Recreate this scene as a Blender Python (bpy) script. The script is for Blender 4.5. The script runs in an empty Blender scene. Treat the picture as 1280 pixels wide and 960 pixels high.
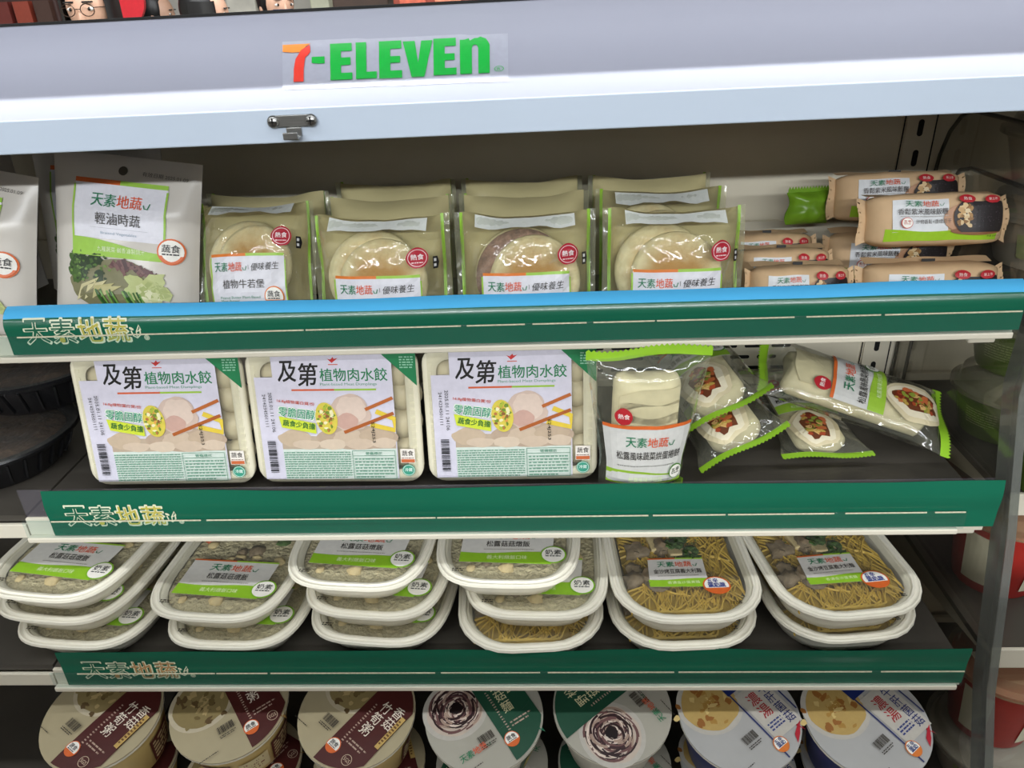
import bpy, bmesh, math, random
from mathutils import Vector, Matrix, Euler, noise
random.seed(7)
R = math.radians
SC = bpy.context.scene
COL = SC.collection

# ------------------------------------------------------------------ camera
F = 960.0                                   # focal length in pixels of the 1280 x 960 frame
CAM = Vector((.045, -.622, .282))
_y, _p, _r = R(2.45), R(27), R(-2.1)
_f = Vector((-math.sin(_y)*math.cos(_p), math.cos(_y)*math.cos(_p), -math.sin(_p)))
_x = Vector((math.cos(_y), math.sin(_y), 0)); _u = _x.cross(_f)
_x, _u = _x*math.cos(_r)+_u*math.sin(_r), -_x*math.sin(_r)+_u*math.cos(_r)
cd = bpy.data.cameras.new('camera'); cam = bpy.data.objects.new('camera', cd); COL.objects.link(cam)
cd.sensor_fit = 'HORIZONTAL'; cd.sensor_width = 36; cd.lens = 36*F/1280; cd.clip_start = .01
cam.matrix_world = Matrix(((_x.x, _u.x, -_f.x, CAM.x), (_x.y, _u.y, -_f.y, CAM.y), (_x.z, _u.z, -_f.z, CAM.z), (0, 0, 0, 1)))
SC.camera = cam
def ray(px, py): return _f + _x*((px-640)/F) - _u*((py-480)/F)
def atY(px, py, Y): d = ray(px, py); return CAM + d*((Y-CAM.y)/d.y)
def atZ(px, py, Z): d = ray(px, py); return CAM + d*((Z-CAM.z)/d.z)
def atX(px, py, X): d = ray(px, py); return CAM + d*((X-CAM.x)/d.x)

# ------------------------------------------------------------------ world, exposure
w = bpy.data.worlds.new('world'); SC.world = w; w.use_nodes = True
w.node_tree.nodes['Background'].inputs[0].default_value = (.8, .85, .9, 1)
w.node_tree.nodes['Background'].inputs[1].default_value = .05
vs = SC.view_settings; vs.view_transform = 'Standard'; vs.look = 'None'; vs.gamma = 1; vs.use_curve_mapping = False
vs.exposure = 0.15
SC.cycles.transparent_max_bounces = 24
CEIL, FLOOR = 1.52, -1.22
LIGHT_ROWS = ((-.66, 6), (.98, 34), (2.6, 18), (-2.3, 10), (-3.9, 84))    # depth of each ceiling tube row, watts a tube
LIGHT_COL = (.93, .97, 1.0)

# ------------------------------------------------------------------ materials
def lin(h):
    if not isinstance(h, str): return tuple(h)
    h = h.lstrip('#'); c = [int(h[i:i+2], 16)/255 for i in (0, 2, 4)]
    return tuple(v/12.92 if v <= .04045 else ((v+.055)/1.055)**2.4 for v in c)
MATS = {}
def mat(name, col, rough=.5, metal=0, var=.06, scale=60, bump=0, bscale=120, coat=0, emit=0, trans=0, spec=.5, stretch=None):
    """Principled material with procedural grain (noise on colour, optional relief)."""
    if name in MATS: return MATS[name]
    m = bpy.data.materials.new(name); m.use_nodes = True; nt = m.node_tree; b = nt.nodes['Principled BSDF']; L = nt.links
    c = lin(col)
    tc = nt.nodes.new('ShaderNodeTexCoord'); src = tc.outputs['Object']
    if stretch:
        mp = nt.nodes.new('ShaderNodeMapping'); mp.inputs['Scale'].default_value = stretch; L.new(src, mp.inputs[0]); src = mp.outputs[0]
    nz = nt.nodes.new('ShaderNodeTexNoise'); nz.inputs['Scale'].default_value = scale; nz.inputs['Detail'].default_value = 4; L.new(src, nz.inputs['Vector'])
    rp = nt.nodes.new('ShaderNodeValToRGB'); e = rp.color_ramp.elements
    e[0].position = .3; e[1].position = .7
    e[0].color = (*[max(0, v*(1-var)) for v in c], 1); e[1].color = (*[min(1, v*(1+var)) for v in c], 1)
    L.new(nz.outputs[0], rp.inputs[0]); L.new(rp.outputs[0], b.inputs['Base Color'])
    b.inputs['Roughness'].default_value = rough; b.inputs['Metallic'].default_value = metal; b.inputs['Coat Weight'].default_value = coat
    b.inputs['Coat Roughness'].default_value = .12; b.inputs['Specular IOR Level'].default_value = spec
    if trans: b.inputs['Transmission Weight'].default_value = trans
    if emit: b.inputs['Emission Color'].default_value = (*c, 1); b.inputs['Emission Strength'].default_value = emit
    if bump:
        n2 = nt.nodes.new('ShaderNodeTexNoise'); n2.inputs['Scale'].default_value = bscale; L.new(src, n2.inputs['Vector'])
        bp = nt.nodes.new('ShaderNodeBump'); bp.inputs['Strength'].default_value = bump; bp.inputs['Distance'].default_value = .004
        L.new(n2.outputs[0], bp.inputs['Height']); L.new(bp.outputs[0], b.inputs['Normal'])
    MATS[name] = m; return m
def film(name, tint=(.96, .97, .95), rough=.07, bump=.5, bscale=45, gloss=1.0, haze=0.0, hazecol=(.8, .8, .75)):
    """Thin clear plastic: see-through with Fresnel gloss, a little haze and crinkle relief."""
    if name in MATS: return MATS[name]
    m = bpy.data.materials.new(name); m.use_nodes = True; nt = m.node_tree; L = nt.links; N = nt.nodes
    N.remove(N['Principled BSDF']); out = N['Material Output']
    tc = N.new('ShaderNodeTexCoord'); nz = N.new('ShaderNodeTexNoise'); nz.inputs['Scale'].default_value = bscale; nz.inputs['Detail'].default_value = 1.5
    nz.inputs['Distortion'].default_value = .6
    L.new(tc.outputs['Object'], nz.inputs['Vector'])
    bp = N.new('ShaderNodeBump'); bp.inputs['Strength'].default_value = bump; bp.inputs['Distance'].default_value = .006; L.new(nz.outputs[0], bp.inputs['Height'])
    t = N.new('ShaderNodeBsdfTransparent'); t.inputs[0].default_value = (*tint, 1)
    d = N.new('ShaderNodeBsdfDiffuse'); d.inputs[0].default_value = (*hazecol, 1); L.new(bp.outputs[0], d.inputs['Normal'])
    g = N.new('ShaderNodeBsdfGlossy'); g.inputs['Roughness'].default_value = rough; L.new(bp.outputs[0], g.inputs['Normal'])
    fr = N.new('ShaderNodeFresnel'); ge = N.new('ShaderNodeNewGeometry'); io = N.new('ShaderNodeMapRange'); io.inputs['To Min'].default_value = 1.5; io.inputs['To Max'].default_value = 1/1.5
    L.new(ge.outputs['Backfacing'], io.inputs['Value']); L.new(io.outputs[0], fr.inputs['IOR']); L.new(bp.outputs[0], fr.inputs['Normal'])
    mu = N.new('ShaderNodeMath'); mu.operation = 'MULTIPLY'; mu.inputs[1].default_value = gloss; mu.use_clamp = True; L.new(fr.outputs[0], mu.inputs[0])
    m1 = N.new('ShaderNodeMixShader'); m1.inputs[0].default_value = haze; L.new(t.outputs[0], m1.inputs[1]); L.new(d.outputs[0], m1.inputs[2])
    m2 = N.new('ShaderNodeMixShader'); L.new(mu.outputs[0], m2.inputs[0]); L.new(m1.outputs[0], m2.inputs[1]); L.new(g.outputs[0], m2.inputs[2])
    L.new(m2.outputs[0], out.inputs['Surface']); MATS[name] = m; return m
def ink(col, rough=.45, coat=0): return mat('ink_%s' % col, '#'+col, rough, var=.04, scale=200, coat=coat)

# ------------------------------------------------------------------ mesh helpers
class MB:
    """Collects shapes; build() links them as ONE mesh object."""
    def __init__(s): s.v = []; s.f = []; s.m = []
    def add(s, vs, fs, m=0):
        o = len(s.v); s.v += [tuple(v) for v in vs]; s.f += [tuple(i+o for i in f) for f in fs]; s.m += [m]*len(fs); return s
    def box(s, a, b, m=0):
        x0, y0, z0 = a; x1, y1, z1 = b
        return s.add([(x0,y0,z0),(x1,y0,z0),(x1,y1,z0),(x0,y1,z0),(x0,y0,z1),(x1,y0,z1),(x1,y1,z1),(x0,y1,z1)],
                     [(0,3,2,1),(4,5,6,7),(0,1,5,4),(1,2,6,5),(2,3,7,6),(3,0,4,7)], m)
    def loft(s, rings, m=0, close=True, cap0=True, cap1=True):
        n = len(rings[0]); vs = [v for r in rings for v in r]; fs = []
        for i in range(len(rings)-1):
            for j in range(n if close else n-1):
                k = (j+1) % n; fs.append((i*n+j, i*n+k, (i+1)*n+k, (i+1)*n+j))
        if close and cap0: fs.append(tuple(range(n-1, -1, -1)))
        if close and cap1: fs.append(tuple((len(rings)-1)*n+j for j in range(n)))
        return s.add(vs, fs, m)
    def lathe(s, prof, n=32, m=0, cap0=True, cap1=True):
        return s.loft([[(r*math.cos(2*math.pi*j/n), r*math.sin(2*math.pi*j/n), z) for j in range(n)] for r, z in prof], m, True, cap0, cap1)
    def tube(s, a, b, r, n=12, m=0, r2=None):
        a, b = Vector(a), Vector(b); d = (b-a).normalized(); q = d.to_track_quat('Z', 'Y'); r2 = r if r2 is None else r2
        return s.loft([[tuple(p+q@Vector((rr*math.cos(2*math.pi*j/n), rr*math.sin(2*math.pi*j/n), 0))) for j in range(n)] for p, rr in ((a, r), (b, r2))], m)
    def grid(s, S, nu, nv, m=0, flip=False):
        vs = [S(i/nu, j/nv) for j in range(nv+1) for i in range(nu+1)]; fs = []
        for j in range(nv):
            for i in range(nu):
                a = j*(nu+1)+i; q = (a, a+1, a+nu+2, a+nu+1); fs.append(q[::-1] if flip else q)
        return s.add(vs, fs, m)
    def extrude_x(s, prof, x0, x1, m=0, close=True, n=1):
        return s.loft([[(x0+(x1-x0)*i/n, y, z) for y, z in prof] for i in range(n+1)], m, close)
    def build(s, name, mats, parent=None, smooth=False, loc=None, rot=None, bevel=0):
        me = bpy.data.meshes.new(name); me.from_pydata(s.v, [], s.f)
        mats = mats if isinstance(mats, (list, tuple)) else [mats]
        for m in mats: me.materials.append(m)
        me.polygons.foreach_set('material_index', [min(i, len(mats)-1) for i in s.m])
        me.polygons.foreach_set('use_smooth', [bool(smooth)]*len(s.f)); me.update()
        if smooth:
            bm = bmesh.new(); bm.from_mesh(me); bmesh.ops.recalc_face_normals(bm, faces=bm.faces); bm.to_mesh(me); bm.free()
            try: me.set_sharp_from_angle(angle=R(55 if smooth is True else smooth))
            except Exception: pass
        o = bpy.data.objects.new(name, me); COL.objects.link(o); o.parent = parent
        if loc: o.location = loc
        if rot: o.rotation_euler = rot
        if bevel:
            b = o.modifiers.new('bevel', 'BEVEL'); b.width = bevel; b.segments = 2; b.limit_method = 'ANGLE'
        return o
def empty(name, loc=(0, 0, 0), rot=(0, 0, 0)):
    o = bpy.data.objects.new(name, None); COL.objects.link(o); o.location = loc; o.rotation_euler = rot; o.empty_display_size = .02; return o
def tag(o, label=None, cat=None, group=None, kind=None):
    for k, v in (('label', label), ('category', cat), ('group', group), ('kind', kind)):
        if v: o[k] = v
    return o
def copy_tree(o, parent=None):
    c = o.copy(); COL.objects.link(c); c.parent = parent
    for ch in [x for x in o.children]: copy_tree(ch, c)
    return c
USED = set()
def put(proto, loc, rot, label, cat, group=None):
    """The first time the prototype itself moves into place, afterwards a copy of it and its parts."""
    o = proto if proto.name not in USED else copy_tree(proto)
    USED.add(proto.name); USED.add(o.name)
    o.location = loc; o.rotation_euler = rot
    return tag(o, label, cat, group)
def rrect(w, h, r, n=5, cx=0, cy=0):
    """Rounded rectangle outline, counter-clockwise."""
    out = []
    for sx, sy, a0 in ((1, 1, 0), (-1, 1, 90), (-1, -1, 180), (1, -1, 270)):
        for k in range(n+1):
            a = R(a0+90*k/n); out.append((cx+sx*(w/2-r)+r*math.cos(a), cy+sy*(h/2-r)+r*math.sin(a)))
    return out
def nz3(x, y, z=0): return noise.noise(Vector((x, y, z)))

# ------------------------------------------------------------------ flat print: lettering, marks, pictures as thin ink on a surface
TXT = {}
def glyphs(s, bold=0.0, res=2):
    k = (s, bold, res)
    if k in TXT: return TXT[k]
    c = bpy.data.curves.new('t', 'FONT'); c.body = s; c.size = 1; c.offset = bold; c.resolution_u = res; c.fill_mode = 'FRONT'; c.space_line = .9
    c.align_x = 'LEFT'
    o = bpy.data.objects.new('t', c); COL.objects.link(o)
    dg = bpy.context.evaluated_depsgraph_get(); me = bpy.data.meshes.new_from_object(o.evaluated_get(dg))
    vs = [(v.co.x, v.co.y) for v in me.vertices]; fs = [tuple(p.vertices) for p in me.polygons]
    bpy.data.objects.remove(o); bpy.data.curves.remove(c); bpy.data.meshes.remove(me)
    if not vs: vs, fs = [(0, 0), (1, 0), (1, 1)], [(0, 1, 2)]
    x0, x1 = min(v[0] for v in vs), max(v[0] for v in vs); y0, y1 = min(v[1] for v in vs), max(v[1] for v in vs)
    TXT[k] = ([((x-x0)/(x1-x0)-.5, (y-y0)/(y1-y0)-.5) for x, y in vs], fs); return TXT[k]
class Ink:
    """2-D print: every call adds a shape (millimetres, y up) one layer above the last."""
    def __init__(s): s.items = []; s.lay = 0
    def _add(s, pts, fs, col, rot=0, c=(0, 0)):
        if rot:
            ca, sa = math.cos(R(rot)), math.sin(R(rot)); pts = [(c[0]+(x-c[0])*ca-(y-c[1])*sa, c[1]+(x-c[0])*sa+(y-c[1])*ca) for x, y in pts]
        s.items.append((pts, fs, col, s.lay)); return s
    def up(s): s.lay += 1; return s
    def text(s, t, cx, cy, w, h, col, bold=0.0, rot=0, shear=0, res=2):
        vs, fs = glyphs(t, 0, res); d = bold*h*.6; k = 1 if d == 0 else (4 if bold < .045 else 8)
        for i in range(k):
            ox, oy = (0, 0) if k == 1 else (d*math.cos(2*math.pi*(i+.5)/k), d*math.sin(2*math.pi*(i+.5)/k))
            s._add([(cx+ox+(x+shear*y*h/w)*w, cy+oy+y*h) for x, y in vs], fs, col, rot, (cx, cy))
        return s
    def rect(s, x0, y0, x1, y1, col, nu=1, nv=1, rot=0):
        vs = [(x0+(x1-x0)*i/nu, y0+(y1-y0)*j/nv) for j in range(nv+1) for i in range(nu+1)]
        fs = [(j*(nu+1)+i, j*(nu+1)+i+1, (j+1)*(nu+1)+i+1, (j+1)*(nu+1)+i) for j in range(nv) for i in range(nu)]
        return s._add(vs, fs, col, rot, ((x0+x1)/2, (y0+y1)/2))
    def disc(s, cx, cy, rx, ry, col, n=24, rot=0, wob=0, seed=0, rings=1):
        vs = [(cx, cy)]
        for k in range(1, rings+1):
            for i in range(n):
                a = 2*math.pi*i/n; q = k/rings*(1+wob*nz3(math.cos(a)*1.7+seed, math.sin(a)*1.7, seed)*1.6)
                vs.append((cx+rx*q*math.cos(a), cy+ry*q*math.sin(a)))
        fs = [(0, 1+i, 1+(i+1) % n) for i in range(n)]
        for k in range(1, rings):
            o = 1+(k-1)*n; fs += [(o+i, o+n+i, o+n+(i+1) % n, o+(i+1) % n) for i in range(n)]
        return s._add(vs, fs, col, rot, (cx, cy))
    def ring(s, cx, cy, r0, r1, col, n=28, a0=0, a1=360, ry=1):
        m = n+1; vs = [(cx+r*math.cos(R(a0+(a1-a0)*i/n)), cy+ry*r*math.sin(R(a0+(a1-a0)*i/n))) for r in (r0, r1) for i in range(m)]
        return s._add(vs, [(i, m+i, m+i+1, i+1) for i in range(n)], col)
    def poly(s, pts, col, rot=0, c=(0, 0)): return s._add(list(pts), [tuple(range(len(pts)))], col, rot, c)
    def strip(s, top, bot, col):
        """Area between two polylines of equal length."""
        n = len(top); return s._add(list(bot)+list(top), [(i, i+1, n+i+1, n+i) for i in range(n-1)], col)
    def line(s, pts, wd, col):
        top, bot = [], []
        for i, (x, y) in enumerate(pts):
            a = pts[max(0, i-1)]; b = pts[min(len(pts)-1, i+1)]; dx, dy = b[0]-a[0], b[1]-a[1]; l = math.hypot(dx, dy) or 1
            top.append((x-dy/l*wd/2, y+dx/l*wd/2)); bot.append((x+dy/l*wd/2, y-dx/l*wd/2))
        return s.strip(top, bot, col)
    def dashes(s, x0, y0, x1, y1, rows, col, fill=.6, seed=1):
        """Print too small to read: rows of short marks."""
        rd = random.Random(seed); dy = (y1-y0)/rows; vs, fs = [], []
        for k in range(rows):
            y = y1-(k+.5)*dy; x = x0; end = x1-(x1-x0)*(rd.random()*.25 if k == rows-1 else 0)
            while x < end:
                l = dy*rd.uniform(.5, 1.6); xx = min(end, x+l); o = len(vs)
                vs += [(x, y-dy*fill/2), (xx, y-dy*fill/2), (xx, y+dy*fill/2), (x, y+dy*fill/2)]; fs.append((o, o+1, o+2, o+3)); x = xx+dy*rd.uniform(.15, .5)
        return s._add(vs, fs, col)
    def bars(s, x0, y0, x1, y1, col, seed=3, vert=False, n=22):
        rd = random.Random(seed); vs, fs = [], []; a, b = (y0, y1) if vert else (x0, x1); p = a; u = (b-a)/n/2
        while p < b-u:
            q = min(b, p+u*rd.choice((.6, 1, 1.6))); o = len(vs)
            vs += [(x0, p), (x1, p), (x1, q), (x0, q)] if vert else [(p, y0), (q, y0), (q, y1), (p, y1)]
            fs.append((o, o+1, o+2, o+3)); p = q+u*rd.choice((.5, .9, 1.4))
        return s._add(vs, fs, col)
    def build(s, name, mp, parent, eps=.00012, sub=0, rough=.45, coat=0):
        mb = MB(); cols = []
        for ix, (pts, fs, col, lay) in enumerate(s.items):
            if col not in cols: cols.append(col)
            mb.add([mp(x/1000, y/1000, eps*(lay+1)+1.2e-6*(ix % 60)) for x, y in pts], fs, cols.index(col))
        o = mb.build(name, [ink(c, rough, coat) for c in cols], parent)
        if 'letter' in name or 'print' in name or name == 'picture': o['kind'] = 'stuff'      # print too fine to pick apart
        return o
def flat_top(z): return lambda x, y, e: (x, y, z+e)          # print on a face looking up
def flat_front(y0): return lambda x, y, e: (x, y0-e, y)      # print on a face looking to -Y (towards the aisle)

# ================================================================== ROOM
M_WHITE = mat('cream_enamel', '#d6cfbd', .35, var=.03, scale=8, bump=.02, bscale=300)
M_BACK = mat('back_panel_enamel', '#dcd4bf', .45, var=.04, scale=5)
M_DARK = mat('dark_slot', '#0a0908', .8)
M_STEEL = mat('brushed_steel', '#9a9a98', .3, metal=1, var=.1, scale=40, stretch=(1, 1, 30))
M_DECK = mat('deck_enamel', '#47433d', .35, var=.1, scale=12)
M_CLEAR = film('clear_plastic', (.93, .95, .95), .05, .05, 20, 1.0, .04)
M_SMOKE = film('smoky_acrylic', (.80, .79, .76), .05, .0, 5, 1.0, .05, (.35, .33, .3))
M_HOLD = film('rail_holder_plastic', (.93, .97, .97), .15, .03, 30, .45, .015, (.5, .55, .55))

def struct(name, mb, m, **k): return tag(mb.build(name, m, **k), None, None, None, 'structure')
struct('floor', MB().box((-4, -5, FLOOR-.05), (4, 5, FLOOR)), mat('floor_tile', '#5b5750', .3, var=.08, scale=3))
struct('ceiling', MB().box((-4, -5, CEIL), (4, 5, CEIL+.05)), mat('ceiling_board', '#b9b9b6', .8, var=.02, scale=4))
M_WALL = mat('wall_paint', '#c4c0b8', .7, var=.03, scale=3)
struct('wall_back', MB().box((-4, 5, FLOOR), (4, 5.05, CEIL)), M_WALL)
struct('wall_front', MB().box((-4, -5.05, FLOOR), (4, -5, CEIL)), M_WALL)
struct('wall_left', MB().box((-4.05, -5, FLOOR), (-4, 5, CEIL)), M_WALL)
struct('wall_right', MB().box((4, -5, FLOOR), (4.05, 5, CEIL)), M_WALL)

M_TUBE = mat('lamp_diffuser', (1, 1, 1), .5, emit=3)
for k, (yy, wt) in enumerate(LIGHT_ROWS):
    for j, xx in enumerate((-2.0, -.7, .6, 1.9)):
        o = empty('ceiling_lamp', (xx, yy, CEIL))
        MB().box((-.62, -.06, -.04), (.62, .06, 0)).build('housing', M_WHITE, o)
        MB().box((-.6, -.045, -.052), (.6, .045, -.04)).build('diffuser', M_TUBE, o)
        tag(o, '%s long tube lamp in the ceiling row %s' % (('leftmost', 'second', 'third', 'rightmost')[j], ('over the cooler front', 'behind the cooler', 'farthest behind the cooler', 'over the middle of the aisle', 'along the far aisle')[k]), 'lamp', 'ceiling lamps')
        ld = bpy.data.lights.new('lamp_light', 'AREA'); ld.shape = 'RECTANGLE'; ld.size = 1.2; ld.size_y = .09; ld.energy = wt; ld.color = LIGHT_COL
        lo = bpy.data.objects.new('lamp_light', ld); COL.objects.link(lo); lo.parent = o; lo.location = (0, 0, -.056)

# ================================================================== COOLER
# unseen shelf added behind the viewer to shade the lower shelves from low light
og = tag(empty('aisle_shelf', (0, -1.85, FLOOR)), 'unseen tall shelf of dark goods across the aisle, added to block low light', 'store shelf')
M_OG = mat('aisle_shelf_enamel', '#4a453d', .5, var=.1, scale=4)
MB().box((-2.2, -.2, 0), (2.2, -.17, 1.66)).build('back_board', M_OG, og)
for s_ in (-1, 1): MB().box((s_*2.2-.02, -.2, 0), (s_*2.2+.02, .2, 1.66)).build('end_board', M_OG, og)
for i in range(6):
    MB().box((-2.18, -.17, .06+i*.32), (2.18, .2, .09+i*.32)).build('board', M_OG, og)
    if i < 5:
        for j in range(14):
            hh_ = .17+.09*((i*5+j*3) % 4)/4; MB().box((-2.1+j*.3, -.1, .0905+i*.32), (-2.1+j*.3+.26, .16, .09+i*.32+hh_)).build('goods_box', mat('aisle_goods_%d' % ((i+2*j) % 4), ('#7a4a34', '#5c5a50', '#8a7a4c', '#3c4a52')[(i+2*j) % 4], .5, var=.2, scale=8), og)
XW = .45
S1, S2, S3, S4 = (0.0, 0.0), (-.04, -.175), (-.079, -.332), (-.12, -.565)      # (front Y, rail bottom z) of the shelves
DECK = .0245
case = tag(empty('display_cooler', (0, .1, FLOOR)), 'cream open refrigerated display case with slotted back panel', 'display case')
def cb(mb): mb.v = [(x, y-.1, z-FLOOR) for x, y, z in mb.v]; return mb      # case children sit at the case's base
bp = cb(MB().box((-1.1, .23, -.62), (1.1, .25, .262))).build('back_panel', M_BACK, case)
cb(MB().box((-1.1, -.16, FLOOR), (1.1, .25, -.62))).build('plinth', M_WHITE, case)
for s in (-1, 1): cb(MB().box((s*1.1-.01, -.12, -.62), (s*1.1+.01, .2295, .178))).build('end_wall', M_WHITE, case)
def capsule(mb, x, z, hw, hh, y, t=.002):
    r = min(hw, hh); pts = rrect(hw*2, hh*2, r*.98, 4, x, z)
    mb.loft([[(px, yy, pz) for px, pz in pts] for yy in (y, y+t)])
slot_me = None
def slot(x, z, hw, hh, parent, name='slot', y=.2295):
    mb = MB(); capsule(mb, 0, 0, hw, hh, 0); k = ('slot', hw, hh)
    if k in TXT:
        o = bpy.data.objects.new(name, TXT[k]); COL.objects.link(o); o.parent = parent
    else:
        o = mb.build(name, M_DARK, parent); TXT[k] = o.data
    o.location = (x, y-.1, z-FLOOR)
for ux in (-.446, .446):
    up = cb(MB().box((ux-.0145, .2262, -.62), (ux+.0145, .23, .205)).box((ux-.017, .2285, -.62), (ux+.017, .2305, .205))).build('upright', M_BACK, case)
    cb(MB().box((ux-.0170, .2278, -.62), (ux-.0158, .2284, .205)).box((ux+.0158, .2278, -.62), (ux+.0170, .2284, .205))).build('seam', M_DARK, up)
    for k in range(24): slot(ux, .142-.031*k, .0028, .0085, up, y=.2255)
a = atY(848, 443, .2295); 
for r_ in range(5):
    for c_ in range(9):
        p0 = atY(975, 443, .2295); slot(p0.x-.032*c_-(.016 if r_ % 2 else 0), p0.z+.012-.0145*r_, .0115, .0022, bp, 'vent_slot')
# smoky side panels between the bays
def side_panel(X, nm):
    pr = [(.226, -.60), (.226, .085), (.222, .115), (.212, .140), (.196, .157), (.176, .165), (.03, .167), (.008, .155), (.0, .13), (.0, -.05), (-.04, -.175), (-.079, -.332), (-.128, -.45), (-.16, -.60)]
    o = cb(MB().loft([[(X+d, y, z) for y, z in pr] for d in (-.002, .002)])).build('side_panel', M_SMOKE, case)
    pin = [(y*.86+.008, z-.028 if z > 0 else z) for y, z in pr]
    e = MB()
    for q in (pr, [(.196, -.55), (.196, .06), (.190, .09), (.176, .108), (.155, .114), (.03, .116)]):
        for i in range(len(q)-1): e.tube((X, *q[i]), (X, *q[i+1]), .0022, 6)
    cb(e).build('panel_edge', mat('panel_edge', '#38362f', .3), o)
    t = MB(); q = [(.0, .13), (.0, -.05), (-.04, -.175), (-.079, -.332), (-.128, -.45), (-.16, -.60)]
    t.loft([[(X-.004, y-.012, z), (X+.004, y-.012, z), (X+.004, y+.014, z), (X-.004, y+.014, z)] for y, z in q])
    cb(t).build('edge_trim', film('trim_plastic', (.50, .52, .48), .12, .03, 20, 1.3, .35, (.30, .31, .28)), o)
side_panel(.470, 'r')

# ------------------------------------------------------------------ hood
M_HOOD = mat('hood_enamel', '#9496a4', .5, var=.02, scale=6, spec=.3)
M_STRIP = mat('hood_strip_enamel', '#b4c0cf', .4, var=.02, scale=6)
HY = -.10
HP = [(HY+.0015+.088*math.sin(R(t)), .2765-.055*math.cos(R(t))) for t in range(0, 91, 9)]
def smooth_profile(P, n=4):
    out = []
    for i in range(len(P)-1):
        p0, p1, p2, p3 = P[max(0, i-1)], P[i], P[i+1], P[min(len(P)-1, i+2)]
        for k in range(n):
            t = k/n
            out.append(tuple(.5*((2*p1[c])+(-p0[c]+p2[c])*t+(2*p0[c]-5*p1[c]+4*p2[c]-p3[c])*t*t+(-p0[c]+3*p1[c]-3*p2[c]+p3[c])*t**3) for c in (0, 1)))
    return out+[P[-1]]
HPS = smooth_profile(HP)
hood = tag(empty('canopy_hood', (.03, 0, .203), (0, R(-.75), 0)), 'glossy white curved canopy hood across the top of the cooler', 'hood')
def hb(mb): mb.v = [(x-.03, y, z-.203) for x, y, z in mb.v]; return mb
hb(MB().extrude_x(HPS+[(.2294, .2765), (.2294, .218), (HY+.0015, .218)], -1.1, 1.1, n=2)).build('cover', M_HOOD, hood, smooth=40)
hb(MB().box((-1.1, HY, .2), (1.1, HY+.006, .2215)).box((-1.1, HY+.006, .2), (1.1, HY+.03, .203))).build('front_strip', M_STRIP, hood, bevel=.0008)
hb(MB().box((-1.1, HY+.089, .2765), (1.1, HY+.094, .2785))).build('top_edge', M_DARK, hood)
_arc = [0]
for i in range(1, len(HPS)): _arc.append(_arc[-1]+math.dist(HPS[i], HPS[i-1]))
def hood_at(s):
    s = max(0, min(s, _arc[-1]-1e-6))
    for i in range(1, len(_arc)):
        if s <= _arc[i]:
            t = (s-_arc[i-1])/(_arc[i]-_arc[i-1]); a, b = HPS[i-1], HPS[i]
            return a[0]+(b[0]-a[0])*t, a[1]+(b[1]-a[1])*t, Vector((b[1]-a[1], -(b[0]-a[0]))).normalized()
def hood_map(x, s, e):
    y, z, n = hood_at(s); return (x-.03, y-abs(n.x)*e, z+abs(n.y)*e-.203)
# the sign: arrow-topped seven, dash and heavy capitals; pixel outline of the photograph turned into place on the curved cover
def hood_px(px, py):
    """Pixel -> (x, arc length) on the cover's curve, by search along the profile."""
    best = None
    for i in range(121):
        s = _arc[-1]*i/120; y, z, n = hood_at(s)
        p = atY(px, py, y); zz = z+(p.x-.03)*math.tan(R(.75))
        d = abs(p.z-zz)
        if best is None or d < best[0]: best = (d, p.x*1000, s*1000)
    return best[1], best[2]
G, OR, RD = '12a33b', 'e8862a', 'd8392b'
lg = Ink()
def hp(pts, col):
    """Pixel outline cut into thin horizontal slices so that it follows the curve of the cover."""
    q = []
    for i in range(len(pts)):
        a, b = pts[i], pts[(i+1) % len(pts)]
        q += [hood_px(a[0]+(b[0]-a[0])*k/2, a[1]+(b[1]-a[1])*k/2) for k in range(2)]
    bm = bmesh.new(); bm.faces.new([bm.verts.new((x, y, 0)) for x, y in q])
    for k in range(1, 40):
        bmesh.ops.bisect_plane(bm, geom=bm.verts[:]+bm.edges[:]+bm.faces[:], plane_co=(0, k*2.4, 0), plane_no=(0, 1, 0))
    bmesh.ops.triangulate(bm, faces=bm.faces[:]); bm.verts.index_update()
    lg._add([(v.co.x, v.co.y) for v in bm.verts], [tuple(v.index for v in f.verts) for f in bm.faces], col); bm.free()
def sticker_pt(u, v):
    x, q = hood_px(354+282*u, (113-11*u)+(v)*(-61+.5*u)); return hood_map(x/1000, q/1000, .0002)
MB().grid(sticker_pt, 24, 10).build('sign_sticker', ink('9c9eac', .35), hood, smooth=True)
lg.up()
hp([(355, 57), (390, 56), (384, 59), (378, 66), (355, 66.5)], OR)
hp([(389, 57.5), (389.5, 66), (383, 73), (381, 86), (380.5, 103.5), (368, 104), (368.5, 88), (371, 75), (378, 63.5)], RD)
hp([(391, 72.5), (407, 72), (407, 80), (391, 80.5)], G)
def letter(x0, x1, yt, yb, kind, sl):
    w_ = x1-x0; th = w_*.44; hh = yb-yt; ty = lambda x, y: (x0+x*w_, yt+y*hh+sl*(x*w_))
    E_ = [(0,0),(1,0),(1,.2),(.5,.2),(.5,.4),(.94,.4),(.94,.6),(.5,.6),(.5,.8),(1.02,.8),(1.02,1),(0,1)]
    L_ = [(0,0),(.5,0),(.5,.8),(1,.8),(1,1),(0,1)]
    V_ = [(-.04,0),(.40,0),(.52,.62),(.64,0),(1.05,0),(.74,1),(.28,1)]
    n_ = [(0,.06),(.3,.03),(.34,.1),(.5,.02),(.7,0),(.88,.05),(1,.2),(1,1),(.62,1),(.62,.3),(.56,.22),(.46,.22),(.4,.3),(.4,1),(0,1)]
    hp([ty(*p) for p in {'E': E_, 'L': L_, 'V': V_, 'n': n_}[kind]], G)
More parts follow.
